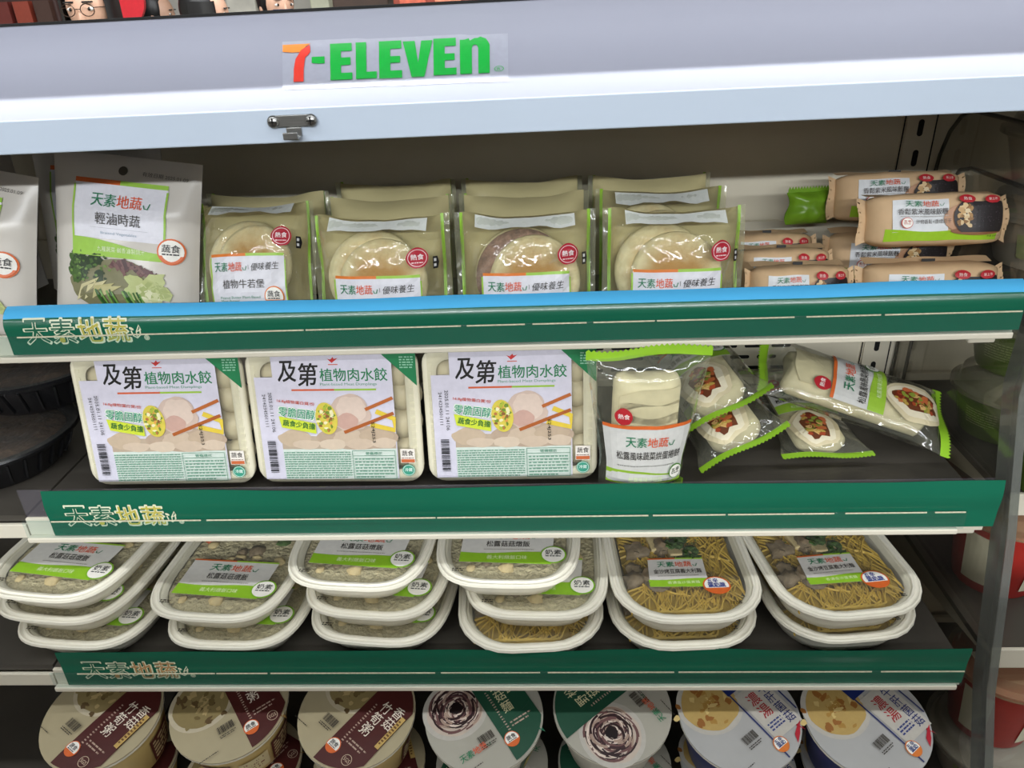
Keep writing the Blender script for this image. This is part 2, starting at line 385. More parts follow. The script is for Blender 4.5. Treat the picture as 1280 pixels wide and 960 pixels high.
for x0, x1, yt, yb, kd in ((414, 441, 56, 102, 'E'), (446, 472, 54.5, 100.5, 'L'), (475, 503, 53, 99.5, 'E'), (506, 540, 52, 98, 'V'), (543, 571, 50, 96, 'E'), (576, 613, 48, 94, 'n')):
    letter(x0, x1, yt, yb, kd, -.045)
rx, ry = hood_px(624.5, 87); lg.ring(rx, ry, 2.9, 3.4, G); lg.text('R', rx, ry, 2.4, 3.2, G)
lg.build('sign_lettering', hood_map, hood, .0005, rough=.4)
# hook plate with two cross-head screws
hk = atY(366, 153, HY-.001); hx, hz = hk.x-.03, hk.z-.203-(hk.x-.03)*math.tan(R(.75))
pl = MB().box((hx-.012, HY-.0018, hz-.003), (hx+.012, HY, hz+.0048)).box((hx-.005, HY-.0018, hz-.009), (hx+.005, HY, hz-.003)).build('hook_plate', M_STEEL, hood, bevel=.0006)
MB().box((hx-.0048, HY-.010, hz-.0095), (hx+.0048, HY-.001, hz-.0082)).box((hx-.0048, HY-.0112, hz-.0095), (hx+.0048, HY-.010, hz-.005)).build('hook', M_STEEL, pl, bevel=.0004)
for s in (-1, 1):
    sc = MB().lathe([(.0005, .0026), (.0022, .0024), (.0036, .0016), (.0042, 0)], 20).build('screw', M_STEEL, pl, smooth=True, loc=(hx+s*.0125, HY-.0015, hz+.0008), rot=(R(90), 0, 0))
    MB().box((hx+s*.0125-.0026, HY-.0043, hz+.0004), (hx+s*.0125+.0026, HY-.0036, hz+.0013)).box((hx+s*.0125-.0004, HY-.0043, hz-.0018), (hx+s*.0125+.0005, HY-.0036, hz+.0034)).build('screw_cross', M_DARK, pl)

# ------------------------------------------------------------------ shelves
def make_shelf(name, x0, x1, Y, z, label, holder=True, guard=False, hx1=None, tilt=0, lip=.0245, brackets=(), DECK=DECK):
    o = tag(empty(name, ((x0+x1)/2, Y, z), (0, R(-tilt), 0)), label, 'shelf', 'shelves of the cooler')
    c = (x0+x1)/2; L = (x1-x0)/2; B = .222-Y
    MB().box((-L, .004, DECK-.0065), (L, B, DECK)).build('deck', M_DECK, o)
    MB().box((-L, 0, 0), (L, .004, lip)).box((-L, .004, 0), (L, .02, .002)).build('front_lip', M_WHITE, o, bevel=.0008)
    MB().box((-L, B-.006, DECK), (L, B, DECK+(.045 if DECK < .01 else .009))).build('rear_upstand', M_BACK, o)
    for s in (-1, 1):
        MB().loft([[(s*(L-.004)+d, y, zz) for y, zz in ((.012, DECK-.006), (B, DECK-.006), (B, -.022), (B-.05, -.020), (.02, DECK-.014))] for d in (-.0015, .0015)]).build('bracket', M_WHITE, o)
    for bx in brackets:
        MB().box((bx-c-.012, .006, -.009), (bx-c+.012, .012, 0)).build('clip', M_WHITE, o, bevel=.002)
    if holder:
        h1 = (hx1-c) if hx1 else L
        hl = MB().box((-L+.001, -.0065, .0068), (h1, -.0058, .0262)).box((-L+.001, -.0065, .0255), (h1, -.0052, .0262)).build('rail_holder', M_HOLD, o, bevel=.0002)
        MB().box((-L, -.0068, .0005), (h1-.004, -.0002, .0062)).build('rail_base', M_WHITE, o, bevel=.0012)
        e = MB(); x = -L+.03
        while x < h1-.004:
            l = random.uniform(.04, .22); e.box((x, -.0070, .0252), (min(h1-.002, x+l), -.0064, .0264)); x += l+random.uniform(.001, .012)
        e.build('worn_edge', mat('worn_paper', '#cfc9ad', .7, var=.2, scale=300), hl)
    if guard:
        MB().box((-L, .003, .024), (L, .0042, .055)).build('guard', film('guard_plastic', (.95, .94, .97), .06, .02, 10, .8, .05, (.6, .57, .66)), o)
    return o
sh1 = make_shelf('shelf', -XW, XW+.002, *S1, 'top cooler shelf under the hood holding vegetable pouches and bun packs', hx1=.4535, tilt=.38, DECK=.0025, brackets=(.432,))
sh2 = make_shelf('shelf', -XW, XW, *S2, 'second cooler shelf holding the dumpling trays and wraps', guard=True, hx1=.428, brackets=(.436,))
sh3 = make_shelf('shelf', -XW, XW-.004, *S3, 'third cooler shelf holding the stacks of ready meal trays', hx1=.444, brackets=(.43,))
sh4 = make_shelf('shelf', -XW, XW, *S4, 'lowest cooler shelf under the printed soup bowls', holder=False)
for i, (Y, z) in enumerate((S1, S2, S3, S4)):
    n = ('top', 'second', 'third', 'lowest')[i]
    make_shelf('shelf', -1.085, -XW-.003, Y+.002, z, '%s shelf of the neighbouring bay at the left edge' % n, holder=False, lip=.016 if i else .024, DECK=DECK if i else .0025)
    make_shelf('shelf', XW+.026, 1.085, Y+.02, z+.001, '%s shelf of the neighbouring bay beyond the smoky side panel' % n, holder=False)

# ------------------------------------------------------------------ green banners in the rail holders
GREEN = mat('banner_green', '#13624a', .25, var=.05, scale=4, coat=.35)
BLUE = mat('banner_blue', '#58bdf4', .22, var=.04, scale=4, coat=.3)
TEAL = mat('banner_teal', '#2f9c86', .25, var=.08, scale=5, coat=.35)
def banner(Y, z, x0, x1, prof, label, gold, tilt=0, top_blue=None, wav=.0016, tx0=None, seed=0):
    c = (x0+x1)/2; o = tag(empty('shelf_banner', (c, Y, z), (0, R(-tilt), 0)), label, 'banner', 'green paper banners on the shelf fronts')
    P = smooth_profile(prof, 3); arc = [0]
    for i in range(1, len(P)): arc.append(arc[-1]+math.dist(P[i], P[i-1]))
    T = arc[-1]
    def pt(x, s, e=0):
        s = max(0, min(s, T-1e-7)); i = next(k for k in range(1, len(arc)) if s <= arc[k]); t = (s-arc[i-1])/(arc[i]-arc[i-1])
        a, b = P[i-1], P[i]; up = max(0, (s-.019)/(T-.019))
        wv = up*wav*(nz3(x*4+seed, 0, 3)*1.5+nz3(x*13+seed, 4, 1)*.3)
        n = Vector((b[1]-a[1], -(b[0]-a[0]))).normalized()
        return (x-c, a[0]+(b[0]-a[0])*t+wv*1.6-abs(n.x)*e, a[1]+(b[1]-a[1])*t+wv+abs(n.y)*e)
    mb = MB(); NU, NV = 120, 18; sb = lambda x: (top_blue+.0012*nz3(x*7, 2, seed)) if top_blue else 9
    # paper sheet with real thickness: front then back
    for d, flip in ((0, False), (-.0006, True)):
        mb.grid(lambda u, v: pt(x0+(x1-x0)*u, T*v, d), NU, NV, 0, flip)
    ob = mb.build('paper', GREEN, o, smooth=60)
    if top_blue:
        tb = MB().grid(lambda u, v: pt(x0+(x1-x0)*u, sb(x0+(x1-x0)*u)+(T-sb(x0+(x1-x0)*u))*v, .0002), NU, 6)
        tb.build('blue_band', BLUE, o, smooth=60)
    k = Ink(); bx = (tx0 if tx0 is not None else x0+.018)*1000
    cream = 'dfe3c6'; W4 = 21; cz = T*500-1.5
    for i, (ch, fillc) in enumerate((('天', None), ('素', None), ('地', gold), ('蔬', gold))):
        k.lay = 0; k.text(ch, bx+W4*(.5+1.16*i), cz, W4*1.06, 23.5, cream, .055)
        k.lay = 1; k.text(ch, bx+W4*(.5+1.16*i), cz, W4*.96, 21.5, fillc or '1f5f47', .012)
    k.lay = 0; sx = bx+W4*4.75
    k.line([(sx-3.4, cz-1), (sx-2.6, cz-6), (sx+.5, cz-8), (sx+4, cz-5), (sx+5, cz+1)], 1.3, cream)
    k.line([(sx+.5, cz-7), (sx+1, cz-2), (sx+5, cz+4.5), (sx+5.6, cz), (sx+1.5, cz-2)], 1.0, cream); k.disc(sx-2.5, cz+1, 2.2, 1.4, cream, 12, -35)
    k.disc(sx+9, cz-8, 2.5, 2.5, cream, 18); k.lay = 1; k.disc(bx+W4*1.52, cz-8.3, 2.6, 2.6, gold, 12)
    if True:
        k.lay = 2; k.ring(sx+9, cz-8, 1.6, 1.9, '7a8a70', 16); k.text('R', sx+9, cz-8, 1.3, 1.9, '7a8a70')
    k.build('lettering', lambda x, y, e: pt(x, y, .0004+e), o, rough=.35)
    return o
banner(S1[0]-.0036, S1[1], -.431, .4545, [(0, .0075), (0, .017), (0, .026), (-.001, .033), (.001, .040), (.006, .0455), (.012, .0485)], 'green banner with blue upper band along the top shelf front', 'b9b04e', .38, .034, tx0=-.413, seed=2)
banner(S2[0]-.0036, S2[1], -.4235, .4560, [(0, .0072), (0, .017), (0, .026), (-.001, .034), (-.001, .043), (.001, .0565)], 'green banner with curled upper edge along the second shelf front', 'c2b64f', tx0=-.405, seed=5, wav=.0012)
banner(S3[0]-.0036, S3[1], -.4360, .4445, [(0, .0072), (0, .017), (0, .026), (0, .035), (-.001, .045), (-.001, .0525)], 'darker green banner along the third shelf front below the meal trays', 'b58a56', tx0=-.414, seed=9, wav=.002)

# ================================================================== PACKAGED FOOD
FILM = film('bag_film', (.98, .985, .96), .05, 1.0, 34, 1.6, .05, (.75, .76, .62))
FILM_FLAT = film('lid_film', (.96, .96, .93), .09, .25, 30, 1.1, .06, (.75, .75, .68))
M_GRN = mat('lime_print', '#8dbd2c', .4, var=.05, scale=30)
M_CREAM_TRAY = mat('cream_tray_plastic', '#e6dfc6', .35, var=.03, scale=20, spec=.5)
M_WHITE_TRAY = mat('white_tray_plastic', '#e9e4d3', .35, var=.03, scale=20)
def logo4(k, cx, cy, w, h):
    """The four-character maker's mark: two green, two orange characters and a sprout."""
    c = w/4.6
    for i, (ch, col) in enumerate((('天', '1f7a52'), ('素', '1f7a52'), ('地', 'd9552b'), ('蔬', 'd9552b'))):
        k.text(ch, cx-w/2+c*(.5+i*1.02), cy, c*.95, h, col, .012)
    x = cx+w/2-c*.25; k.line([(x-c*.2, cy-h*.1), (x-c*.1, cy-h*.38), (x+c*.15, cy-h*.4), (x+c*.3, cy+h*.05)], h*.09, '1f7a52')
def badge(k, cx, cy, r, t, ring, tcol='3a3a3a', fill='f3efe6', arc=True, ry=1.0):
    k.up(); k.disc(cx, cy, r, r*ry, ring); k.up(); k.disc(cx, cy, r*.88, r*.88*ry, fill)
    if arc:
        k.up(); n = 14; k.poly([(cx+r*.9*math.cos(R(200+140*i/n)), cy+ry*r*.9*math.sin(R(200+140*i/n))) for i in range(n+1)], ring)
    k.up(); k.text(t, cx, cy+r*.25*ry, r*1.25, r*.58*ry*(1 if '\n' not in t else 1.7), tcol, .02); k.dashes(cx-r*.6, cy-r*.28*ry, cx+r*.6, cy-r*.10*ry, 1, tcol)
def wave(k, x0, x1, yb, yt0, yt1, col, n=14, amp=1.2):
    top = [(x0+(x1-x0)*i/n, yt0+(yt1-yt0)*i/n+amp*math.sin(i/n*5.5)) for i in range(n+1)]
    k.strip(top, [(x, yb) for x, _ in top], col)

# ------------------------------------------------------------------ vegetable pouches
M_POUCH = mat('satin_pouch_film', '#cfc9c0', .28, var=.03, scale=15, bump=.10, bscale=25, spec=.6)
def make_pouch():
    o = empty('vegetable_pouch'); W, H = .132, .160
    def T(x, z):
        a = max(0, 1-abs(2*x/W)**3.2); v = z/H; b = max(0, min(1, (1-v)/.30))**.8*min(1, .35+v*3)
        return .019*a**.7*b+.0015*nz3(x*45, z*45, 2)*a
    def S(sg): return lambda u, v: ((u-.5)*W*(1-.02*math.sin(v*3.1)), sg*(.0006+T((u-.5)*W, v*H)), v*H+.013*abs(2*u-1)**2*max(0, 1-v*4)**2)
    body = MB().grid(S(-1), 26, 30).grid(S(1), 26, 30, 0, True).build('pouch', M_POUCH, o, smooth=60)
    mp = lambda x, y, e: (x*(1-.02*math.sin(y/H*3.1)), -(.0009+T(x, y)+e*1.6), y)
    k = Ink()
    k.rect(-42, 86, 40, 135, 'e3e2ea', 12, 10); k.up()
    k.rect(-43, 72, -41.2, 132, '9cc84a', 1, 12); k.rect(39, 80, 40.8, 132, '9cc84a', 1, 10)
    wave(k, -43, 38, 70, 86, 78, '9cc84a', 14, 1.5)
    k.rect(-42, 134, -2, 138, 'd9682f', 8, 1); k.rect(-2, 134, 40, 138, '9cc84a', 8, 1)
    k.build('label', mp, body, .00025)
    k = Ink(); k.lay = 2
    logo4(k, 0, 120, 52, 11)
    k.text('輕滷時蔬', -1, 104, 40, 10.5, '35302c', .008); k.rect(-26, 95.5, 26, 95.8, 'b8b8c0', 6, 1); k.text('Braised Vegetables', 0, 91, 32, 3, '9fb0c0')
    k.text('九種蔬菜·鹹香滷製調汁', 2, 77, 42, 4.6, 'e6efc9')
    k.text('有效日期 2025.01.09', 36, 145.5, 40, 4, '5a564f', rot=-2)
    k.disc(-1, 147, 4, 4, '4d473c', 20)
    badge(k, 46, 80, 12, '蔬食', 'd9682f', '3a3a3a')
    k.build('lettering', mp, body, .00025)
    k = Ink(); rd = random.Random(4)                                           # printed picture of braised vegetables
    k.disc(0, 28, 44, 24, '7d7a58', 40, wob=.12, rings=4); k.up()
    for i in range(16): k.disc(rd.uniform(-42, -12), rd.uniform(33, 54), rd.uniform(4, 7), rd.uniform(4, 6.5), rd.choice(('35521f', '426128', '24391a', '507032')), 14, wob=.35, seed=i)
    for i in range(60): k.disc(rd.uniform(-45, -8), rd.uniform(32, 58), 1.4, 1.2, rd.choice(('6f8f44', '2a3d1c', '52722f')), 7, wob=.3, seed=i)
    k.up()
    for i in range(16): x = rd.uniform(-8, 32); k.line([(x+q*3.2, 52-abs(x)*.25+rd.uniform(-5, 4)-q*1.6) for q in range(5)], rd.uniform(2.2, 4), rd.choice(('5a3436', '472a2c', '74504c')))
    k.up()
    for i in range(9): k.disc(rd.uniform(10, 40), rd.uniform(18, 38), rd.uniform(7, 12), rd.uniform(5, 8), rd.choice(('c8cc9a', 'b7bf80', 'd9d9b4', 'a3ae6c')), 16, rot=rd.uniform(-40, 40), wob=.4, seed=i)
    for i in range(4): k.poly([(-40+i*8, 12+i*2), (-24+i*7, 26), (-18+i*7, 36-i*2), (-34+i*6, 28)], rd.choice(('c9c190', 'b9b27c', 'd4cca0')))
    k.up()
    for i in range(22): x = rd.uniform(-14, 26); k.line([(x-q*2.4, 10+q*5+rd.uniform(-1, 1)) for q in range(4)], 1.6, rd.choice(('3f6a2c', '6c9a45', '2e5426', '86ad5a')))
    k.build('picture', lambda x, y, e: mp(x*1.0, .015+y*1.0, e), body, .00022)
    return o
pouch = make_pouch()
D1 = S1[1]+.0029
put(pouch, (-.346, .042, D1+.0045), (R(-14), R(8.5), R(2)), 'upright pale vegetable pouch, its whole front in view beside the bun packs', 'pouch', 'vegetable pouches on the top shelf')
put(pouch, (-.492, .030, D1+.0045), (R(-13), R(10), R(-6)), 'vegetable pouch cut off by the left edge of the picture', 'pouch', 'vegetable pouches on the top shelf')
put(pouch, (-.395, .118, D1+.004), (R(-8), R(3), R(-3)), 'vegetable pouch standing behind the gap between the two front pouches', 'pouch', 'vegetable pouches on the top shelf')
put(pouch, (-.542, .135, D1+.004), (R(-6), R(-2), R(4)), 'vegetable pouch farthest back at the top left edge', 'pouch', 'vegetable pouches on the top shelf')

# ------------------------------------------------------------------ bun packs
def muffin_mat():
    m = mat('toasted_muffin', '#e2d7aa', .75, var=.08, scale=90, bump=.25, bscale=160); nt = m.node_tree; L = nt.links; N = nt.nodes
    b = N['Principled BSDF']; old = b.inputs['Base Color'].links[0].from_socket
    tc = N.new('ShaderNodeTexCoord'); ln = N.new('ShaderNodeVectorMath'); ln.operation = 'LENGTH'; L.new(tc.outputs['Object'], ln.inputs[0])
    nz = N.new('ShaderNodeTexNoise'); nz.inputs['Scale'].default_value = 55; nz.inputs['Detail'].default_value = 6; L.new(tc.outputs['Object'], nz.inputs['Vector'])
    ad = N.new('ShaderNodeMath'); ad.operation = 'MULTIPLY_ADD'; ad.inputs[1].default_value = .03; L.new(nz.outputs[0], ad.inputs[0]); L.new(ln.outputs['Value'], ad.inputs[2])
    rp = N.new('ShaderNodeValToRGB'); e = rp.color_ramp.elements; e[0].position = .034; e[0].color = (1, 1, 1, 1); e[1].position = .056; e[1].color = (0, 0, 0, 1); L.new(ad.outputs[0], rp.inputs[0])
    mx = N.new('ShaderNodeMix'); mx.data_type = 'RGBA'; L.new(rp.outputs[0], mx.inputs['Factor']); L.new(old, mx.inputs['A']); mx.inputs['B'].default_value = (*lin('#b98a45'), 1)
    L.new(mx.outputs['Result'], b.inputs['Base Color']); return m
M_MUF = muffin_mat(); M_PATTY = mat('plant_patty', '#8d6f5e', .85, var=.3, scale=140, bump=.6, bscale=180)
M_SEAL = film('seal_film', (.88, .89, .76), .1, .6, 60, 1.4, .2, (.68, .68, .48))
M_BACKFILM = mat('cream_back_film', '#c6bb8c', .35, var=.06, scale=25, bump=.2, bscale=40)
def disc_prof(r, t): return [(r*.02, t*.5), (r*.6, t*.5), (r*.86, t*.44), (r*.97, t*.25), (r, 0), (r*.96, -t*.3), (r*.85, -t*.46), (r*.6, -t*.5), (r*.02, -t*.5)]
BUNS = {}
def make_bun(variant):
    o = empty('bun_pack'); W, H = .116, .104
    def T(x, z, t):
        a = max(0, 1-abs(2*x/W)**3); q = 2*z/H-1; b = max(0, 1-abs(q)**(3.6 if q > 0 else 6))
        e = abs(2*x/W)**1.4*a+.5*max(0, q)**2*a*b
        return t*a**.65*b**(.6 if q > 0 else .4)+.0010*nz3(x*60+variant, z*50, 3)*a*b+e*b*.0058*(.5-abs(nz3(x*38+z*14, z*52-x*20, variant+5))*2.2)
    dip = lambda x: -.008*(1-abs(2*x/W)**1.6)*.6+.003*nz3(x*30, variant, 1)      # sagging top edge
    def S(sg, t, w=W): return lambda u, v: ((u-.5)*w, sg*(.0003+T((u-.5)*w, v*H, t)), v*H+dip((u-.5)*w)*max(0, v-.55)/.45)
    MB().grid(S(1, .024), 24, 18, 0, True).build('back_film', M_BACKFILM, o, smooth=60)
    fm = MB().grid(S(-1, .030), 60, 46).build('front_film', FILM, o, smooth=60)
    mp = lambda x, y, e: (x, -(.0004+T(x, y, .030)+e*1.5), y+dip(x)*max(0, y/H-.55)/.45)
    k = Ink(); n = 14                                                             # opaque white fold along the top edge
    tp = [(-44+88*i/n, 103.2) for i in range(n+1)]; k.strip(tp, [(x, 95.5+3.5*nz3(x*.05, 7, variant)-(.0016*x*x)) for x, _ in tp], 'e6e9e2')
    k.build('top_fold', mp, fm, .0012)
    for s in (-1, 1):
        sl = MB().grid(lambda u, v: (s*(W/2-.001+u*.006), .004*math.sin(v*9+variant+u*2)*.5-.001*u, v*H*.985+.002), 3, 14).build('side_seal', M_SEAL, o, smooth=True)
        MB().grid(lambda u, v: (s*(W/2-.0026+u*.0028), .004*math.sin(v*9+variant)*.5-.0012, v*H*.985+.002), 1, 14).build('green_stripe', M_GRN, sl)
    ry = (R(90-9), 0, 0)
    rd = random.Random(variant)
    dx = rd.uniform(-.004, .004)
    MB().lathe(disc_prof(.043, .020), 36).build('bun_bottom', M_MUF, o, smooth=True, loc=(-.007+dx, .004, .047), rot=(R(80), 0, R(4)))
    if variant == 2: MB().lathe(disc_prof(.043, .010), 36).build('patty', M_PATTY, o, smooth=True, loc=(-.006+dx, -.004, .046), rot=(R(79), 0, R(3)))
    MB().lathe(disc_prof(.041, .016), 36).build('bun_top', M_MUF, o, smooth=True, loc=(.004+dx, -.011, .043), rot=(R(78), 0, R(-3)))
    k = Ink(); k.rect(-38, 2, 38, 51, 'dcdbe2', 12, 9); k.up(); k.rect(-38, 51, 0, 53.5, 'dd7a2d', 6, 1); k.rect(0, 51, 38, 53.5, '9cc84a', 6, 1)
    k.rect(-39.5, 2, -38, 50, '9cc84a', 1, 6); k.rect(38, 2, 39.2, 48, '9cc84a', 1, 6); k.build('label', mp, fm, .00035)
    k = Ink(); k.lay = 2; logo4(k, -17, 41.5, 34, 8.2)
    k.rect(2.2, 39, 2.6, 43, '777777'); k.text('優味養生', 19, 41.5, 28, 7, '3c3a38', 0, 3, .25)
    k.text('植物牛若堡', -4, 26, 44, 8, '35302c', .006); k.text('Peanut Butter Plant-Based\nMeat Burger', -8, 12, 42, 6, '5f9a80')
    badge(k, 27, 14, 9.5, '蔬食', 'dd7a2d')
    k.up(); k.disc(37, 69, 9.4, 9.4, 'b32034', 26, wob=.05, rings=2); k.up(); k.ring(37, 69, 7.4, 7.9, 'f0dede', 26); k.text('熱食', 37, 70, 10.5, 5.2, 'f6ecec', .03); k.dashes(32, 64, 42, 65.5, 1, 'f0dede')
    k.up(); k.poly([(49.5, 58), (53, 58), (54.2, 63.5), (53, 69), (49.5, 69)], '17171c'); k.up(); k.rect(50.4, 60, 52.2, 62.5, 'd8d8d8'); k.rect(50.4, 64.5, 52.2, 67.2, 'd8d8d8')
    k.build('lettering', mp, fm, .00035)
    return o
for vv in (1, 2, 3): BUNS[vv] = make_bun(vv)
def bun(vv, X, Y, rx, rz, label, ry=0, dz=0, sx=1):
    o = put(BUNS[vv], (X, Y, D1+dz+.003), (R(rx), R(ry), R(rz)), label, 'bun pack', 'clear packs of bun burgers on the top shelf'); o.scale = (sx, 1, 1)
bun(3, -.098, .040, -10, -1, 'bun pack with a browned bun, second from the left in the front row')
bun(2, .033, .040, -10, 1, 'bun pack with brown patty showing above the pale bun')
bun(1, -.221, .052, -24, 1, 'bun pack leaning far back beside the vegetable pouch, its white label fully seen', dz=.012, sx=.88)
bun(3, .165, .040, -10, 0, 'bun pack with toasted bun, rightmost of the front row next to kraft packs')
for vv, X, Y, rx, rz, lb in (
    (2, -.230, .134, 11, 180, 'second-row bun pack seen from its plain back, behind the leaning front pack'), (1, -.100, .106, 10, 180, 'second-row bun pack with plain cream back, behind the browned bun'),
    (3, .031, .106, 10, 180, 'second-row bun pack with plain cream back, behind the patty pack'), (1, .163, .112, -9, 0, 'second-row bun pack behind the toasted bun at the right'),
    (3, -.104, .175, 6, 180, 'rearmost bun pack at the left end of the back row'),
    (2, .028, .175, 6, 180, 'rearmost bun pack in the middle of the back row'), (1, .160, .175, 5, 180, 'rearmost bun pack at the right end of the back row')):
    bun(vv, X, Y, rx, rz, lb, dz=.001)
# ------------------------------------------------------------------ kraft packs of rice rolls
M_KRAFT = mat('kraft_paper', '#cfae86', .7, var=.06, scale=45, bump=.15, bscale=60)
def make_kraft(seed):
    o = empty('rice_roll_pack'); W, H, D = .118, .046, .042
    def pf(x): return max(.06, (1-abs(2*x/W)**5))**.55
    def sec(x, a):
        ca, sa = math.cos(a), math.sin(a); e = .5; q = pf(x)
        y = D/2*q*abs(ca)**e*(1 if ca > 0 else -1); z = H/2*(.72+.28*q)*abs(sa)**e*(1 if sa > 0 else -1)
        return (x, y+.0012*nz3(x*50, z*70, seed), H/2+z+.0012*nz3(x*45, y*60, seed+4))
    n = 28; xs = [W*(i/26-.5) for i in range(27)]
    body = MB().loft([[sec(x, 2*math.pi*j/n) for j in range(n)] for x in xs]).build('wrapper', M_KRAFT, o, smooth=60)
    for s in (-1, 1):
        MB().grid(lambda u, v: (s*(W/2-.003+.010*u), .0035*math.sin(v*7+seed)*u, H/2+(v-.5)*H*(.74+.2*u)+.002*math.sin(v*60)*(u > .9)), 4, 24).build('crimped_end', M_KRAFT, body, smooth=True)
    MB().grid(lambda u, v: ((u-.5)*W*.96, .004+.012*v+.002*math.sin(u*9+seed)*v, H-.001+.003*v+.0006*math.sin(u*14+seed)*v), 22, 3).build('paper_fin', M_KRAFT, body, smooth=True)
    def mp(x, y, e):
        x *= .9; y *= H/.054; q = pf(x); zz = (y-H/2)/(H/2*(.72+.28*q)); zz = max(-.97, min(.97, zz)); sa = abs(zz)**2; ca = math.sqrt(max(.02, 1-sa*sa))
        yy = -D/2*q*ca**.5
        return (x, yy+.0012*nz3(x*50, (y-H/2)*70, seed)-e*2-.0003, y+.0012*nz3(x*45, yy*60, seed+4))
    k = Ink()
    k.rect(-48, 13, 4, 46, 'd6d8da', 10, 6); k.up()
    nn = 18; tp = [(-54+108*i/nn, 17-5.5*(i/nn)**.8-1.2*math.sin(i/nn*6)) for i in range(nn+1)]; k.strip(tp, [(x, 4.5) for x, _ in tp], '9ac426')
    k.up(); k.disc(30, 26, 31, 17, 'b88a68', 30, rings=4); k.up(); k.disc(32, 13, 26, 4, '8a5c3c', 24, rings=2); k.up()
    roll = [(14, 15), (14, 34), (22, 39.5), (50, 44), (56, 40), (56, 24), (48, 17), (24, 13)]
    k.rect(19, 12, 55, 43, '221c1e', 10, 7); k.disc(55, 27.5, 5, 15.4, '221c1e', 20, rings=2)
    k.up(); k.disc(19, 27.5, 11, 15.5, '2a2120', 24, wob=.06, rings=3); k.up(); rd = random.Random(5)
    for i in range(34): a = rd.uniform(0, 6.28); q = rd.uniform(.1, .85); k.disc(18.6+9.6*q*math.cos(a), 27.5+13.5*q*math.sin(a), rd.uniform(1.7, 3.2), rd.uniform(1.5, 2.9), rd.choice(('c7a06a', 'a97f48', 'd8bb8c', '8d6434', 'e0cba4')), 8, wob=.3, seed=i)
    for i in range(50): k.disc(rd.uniform(27, 54), rd.uniform(17, 39), .7, .4, rd.choice(('4a4048', '5a5058', '3a3036')), 5)
    k.build('printed_face', mp, body, .0002)
    k = Ink(); k.lay = 5; logo4(k, -20, 41.5, 36, 6); k.text('香鬆紫米風味飯糰', -21, 33.5, 46, 6.4, '3a3230', .01); k.dashes(-42, 28, 4, 29.4, 1, 'a9a6a4'); k.text('炒物香鬆+香嫩豆干', -11, 23.5, 33, 4.4, '4a4240')
    badge(k, -36, 22, 5.6, '五辛', 'c8442f', 'b8402c', arc=False)
    k.up(); k.disc(20, 45.5, 8, 4.2, 'b3262f', 18, wob=.05, rings=2); k.disc(45, 45, 8, 4.2, 'b3262f', 18, wob=.05, rings=2); k.up(); k.text('熱食', 20, 45.6, 8, 3.4, 'e8c8c0', .02); k.text('新上市', 45, 45.2, 9, 3, 'e8c8c0', .02)
    k.text('熱量 230大卡', 47, 8, 14, 1.8, '3a4a20')
    k.build('lettering', mp, body, .0002)
    MB().box((-.006, -.002, H+.003), (.006, -.0015, H+.006)).build('black_mark', mat('black_print', '#1a1816', .6), body, rot=(0, 0, 0), loc=(0, .006, -.0035))
    return o
kraft = make_kraft(1); kraft2 = make_kraft(6)
KL = 'kraft packs of rice rolls on the top shelf'
def kput(p, x, Y, z, rot, label, sx=1):
    o = put(p, (x, Y, z), tuple(R(a) for a in rot), label, 'rice roll pack', KL); o.scale = (sx, 1, 1)
kput(kraft, .3985, .050, D1+.004, (-8, 0, 0), 'kraft rice roll pack lying lowest under the printed one at the right')
kput(kraft, .3985, .062, D1+.063, (-20, 0, 0), 'kraft rice roll pack on top of the stack, green printed front fully seen')
kput(kraft2, .3985, .144, D1+.0645, (-16, 0, 0), 'kraft rice roll pack tilted against the back of the right stack')
kput(kraft2, .3985, .144, D1+.006, (-5, 0, 0), 'kraft rice roll pack at the bottom of the rear right stack')
kput(kraft2, .281, .046, D1+.005, (-12, 0, 0), 'kraft rice roll pack in front beside the rightmost bun pack', .74)
kput(kraft, .281, .098, D1+.005, (-12, 0, 0), 'kraft rice roll pack second in the short row beside the buns', .74)
kput(kraft2, .281, .150, D1+.005, (-12, 0, 0), 'kraft rice roll pack last in the short row beside the buns', .74)

def make_lime():
    o = empty('lime_pack'); W, H = .042, .032
    def S(sg): return lambda u, v: ((u-.5)*W*(1+.1*math.sin(v*7)), sg*(.0004+.013*(1-abs(2*u-1)**3)**.7*(1-abs(2*v-1)**3)**.7+.003*nz3(u*4, v*4, 8)), v*H+.006*nz3(u*3, 2, 1)*v)
    MB().grid(S(-1), 18, 16).grid(S(1), 18, 16, 0, True).build('bag', mat('lime_bag', '#6f9a24', .3, var=.12, scale=30, bump=.3, bscale=50), o, smooth=60)
    zz = MB(); n = 14; zz.add([((i/(2*n)-.5)*W, 0, H-.001+(.007 if (j and i % 2) else .004*j)) for i in range(2*n+1) for j in (0, 1)], [(2*i, 2*i+2, 2*i+3, 2*i+1) for i in range(2*n)]); zz.build('crimped_top', mat('lime_bag', '#7fae2a'), o)
    return o
put(make_lime(), (.318, .160, D1+.0585), (R(-6), R(0), R(6)), 'lime green crumpled pack on the last kraft pack of the short row', 'snack pack')

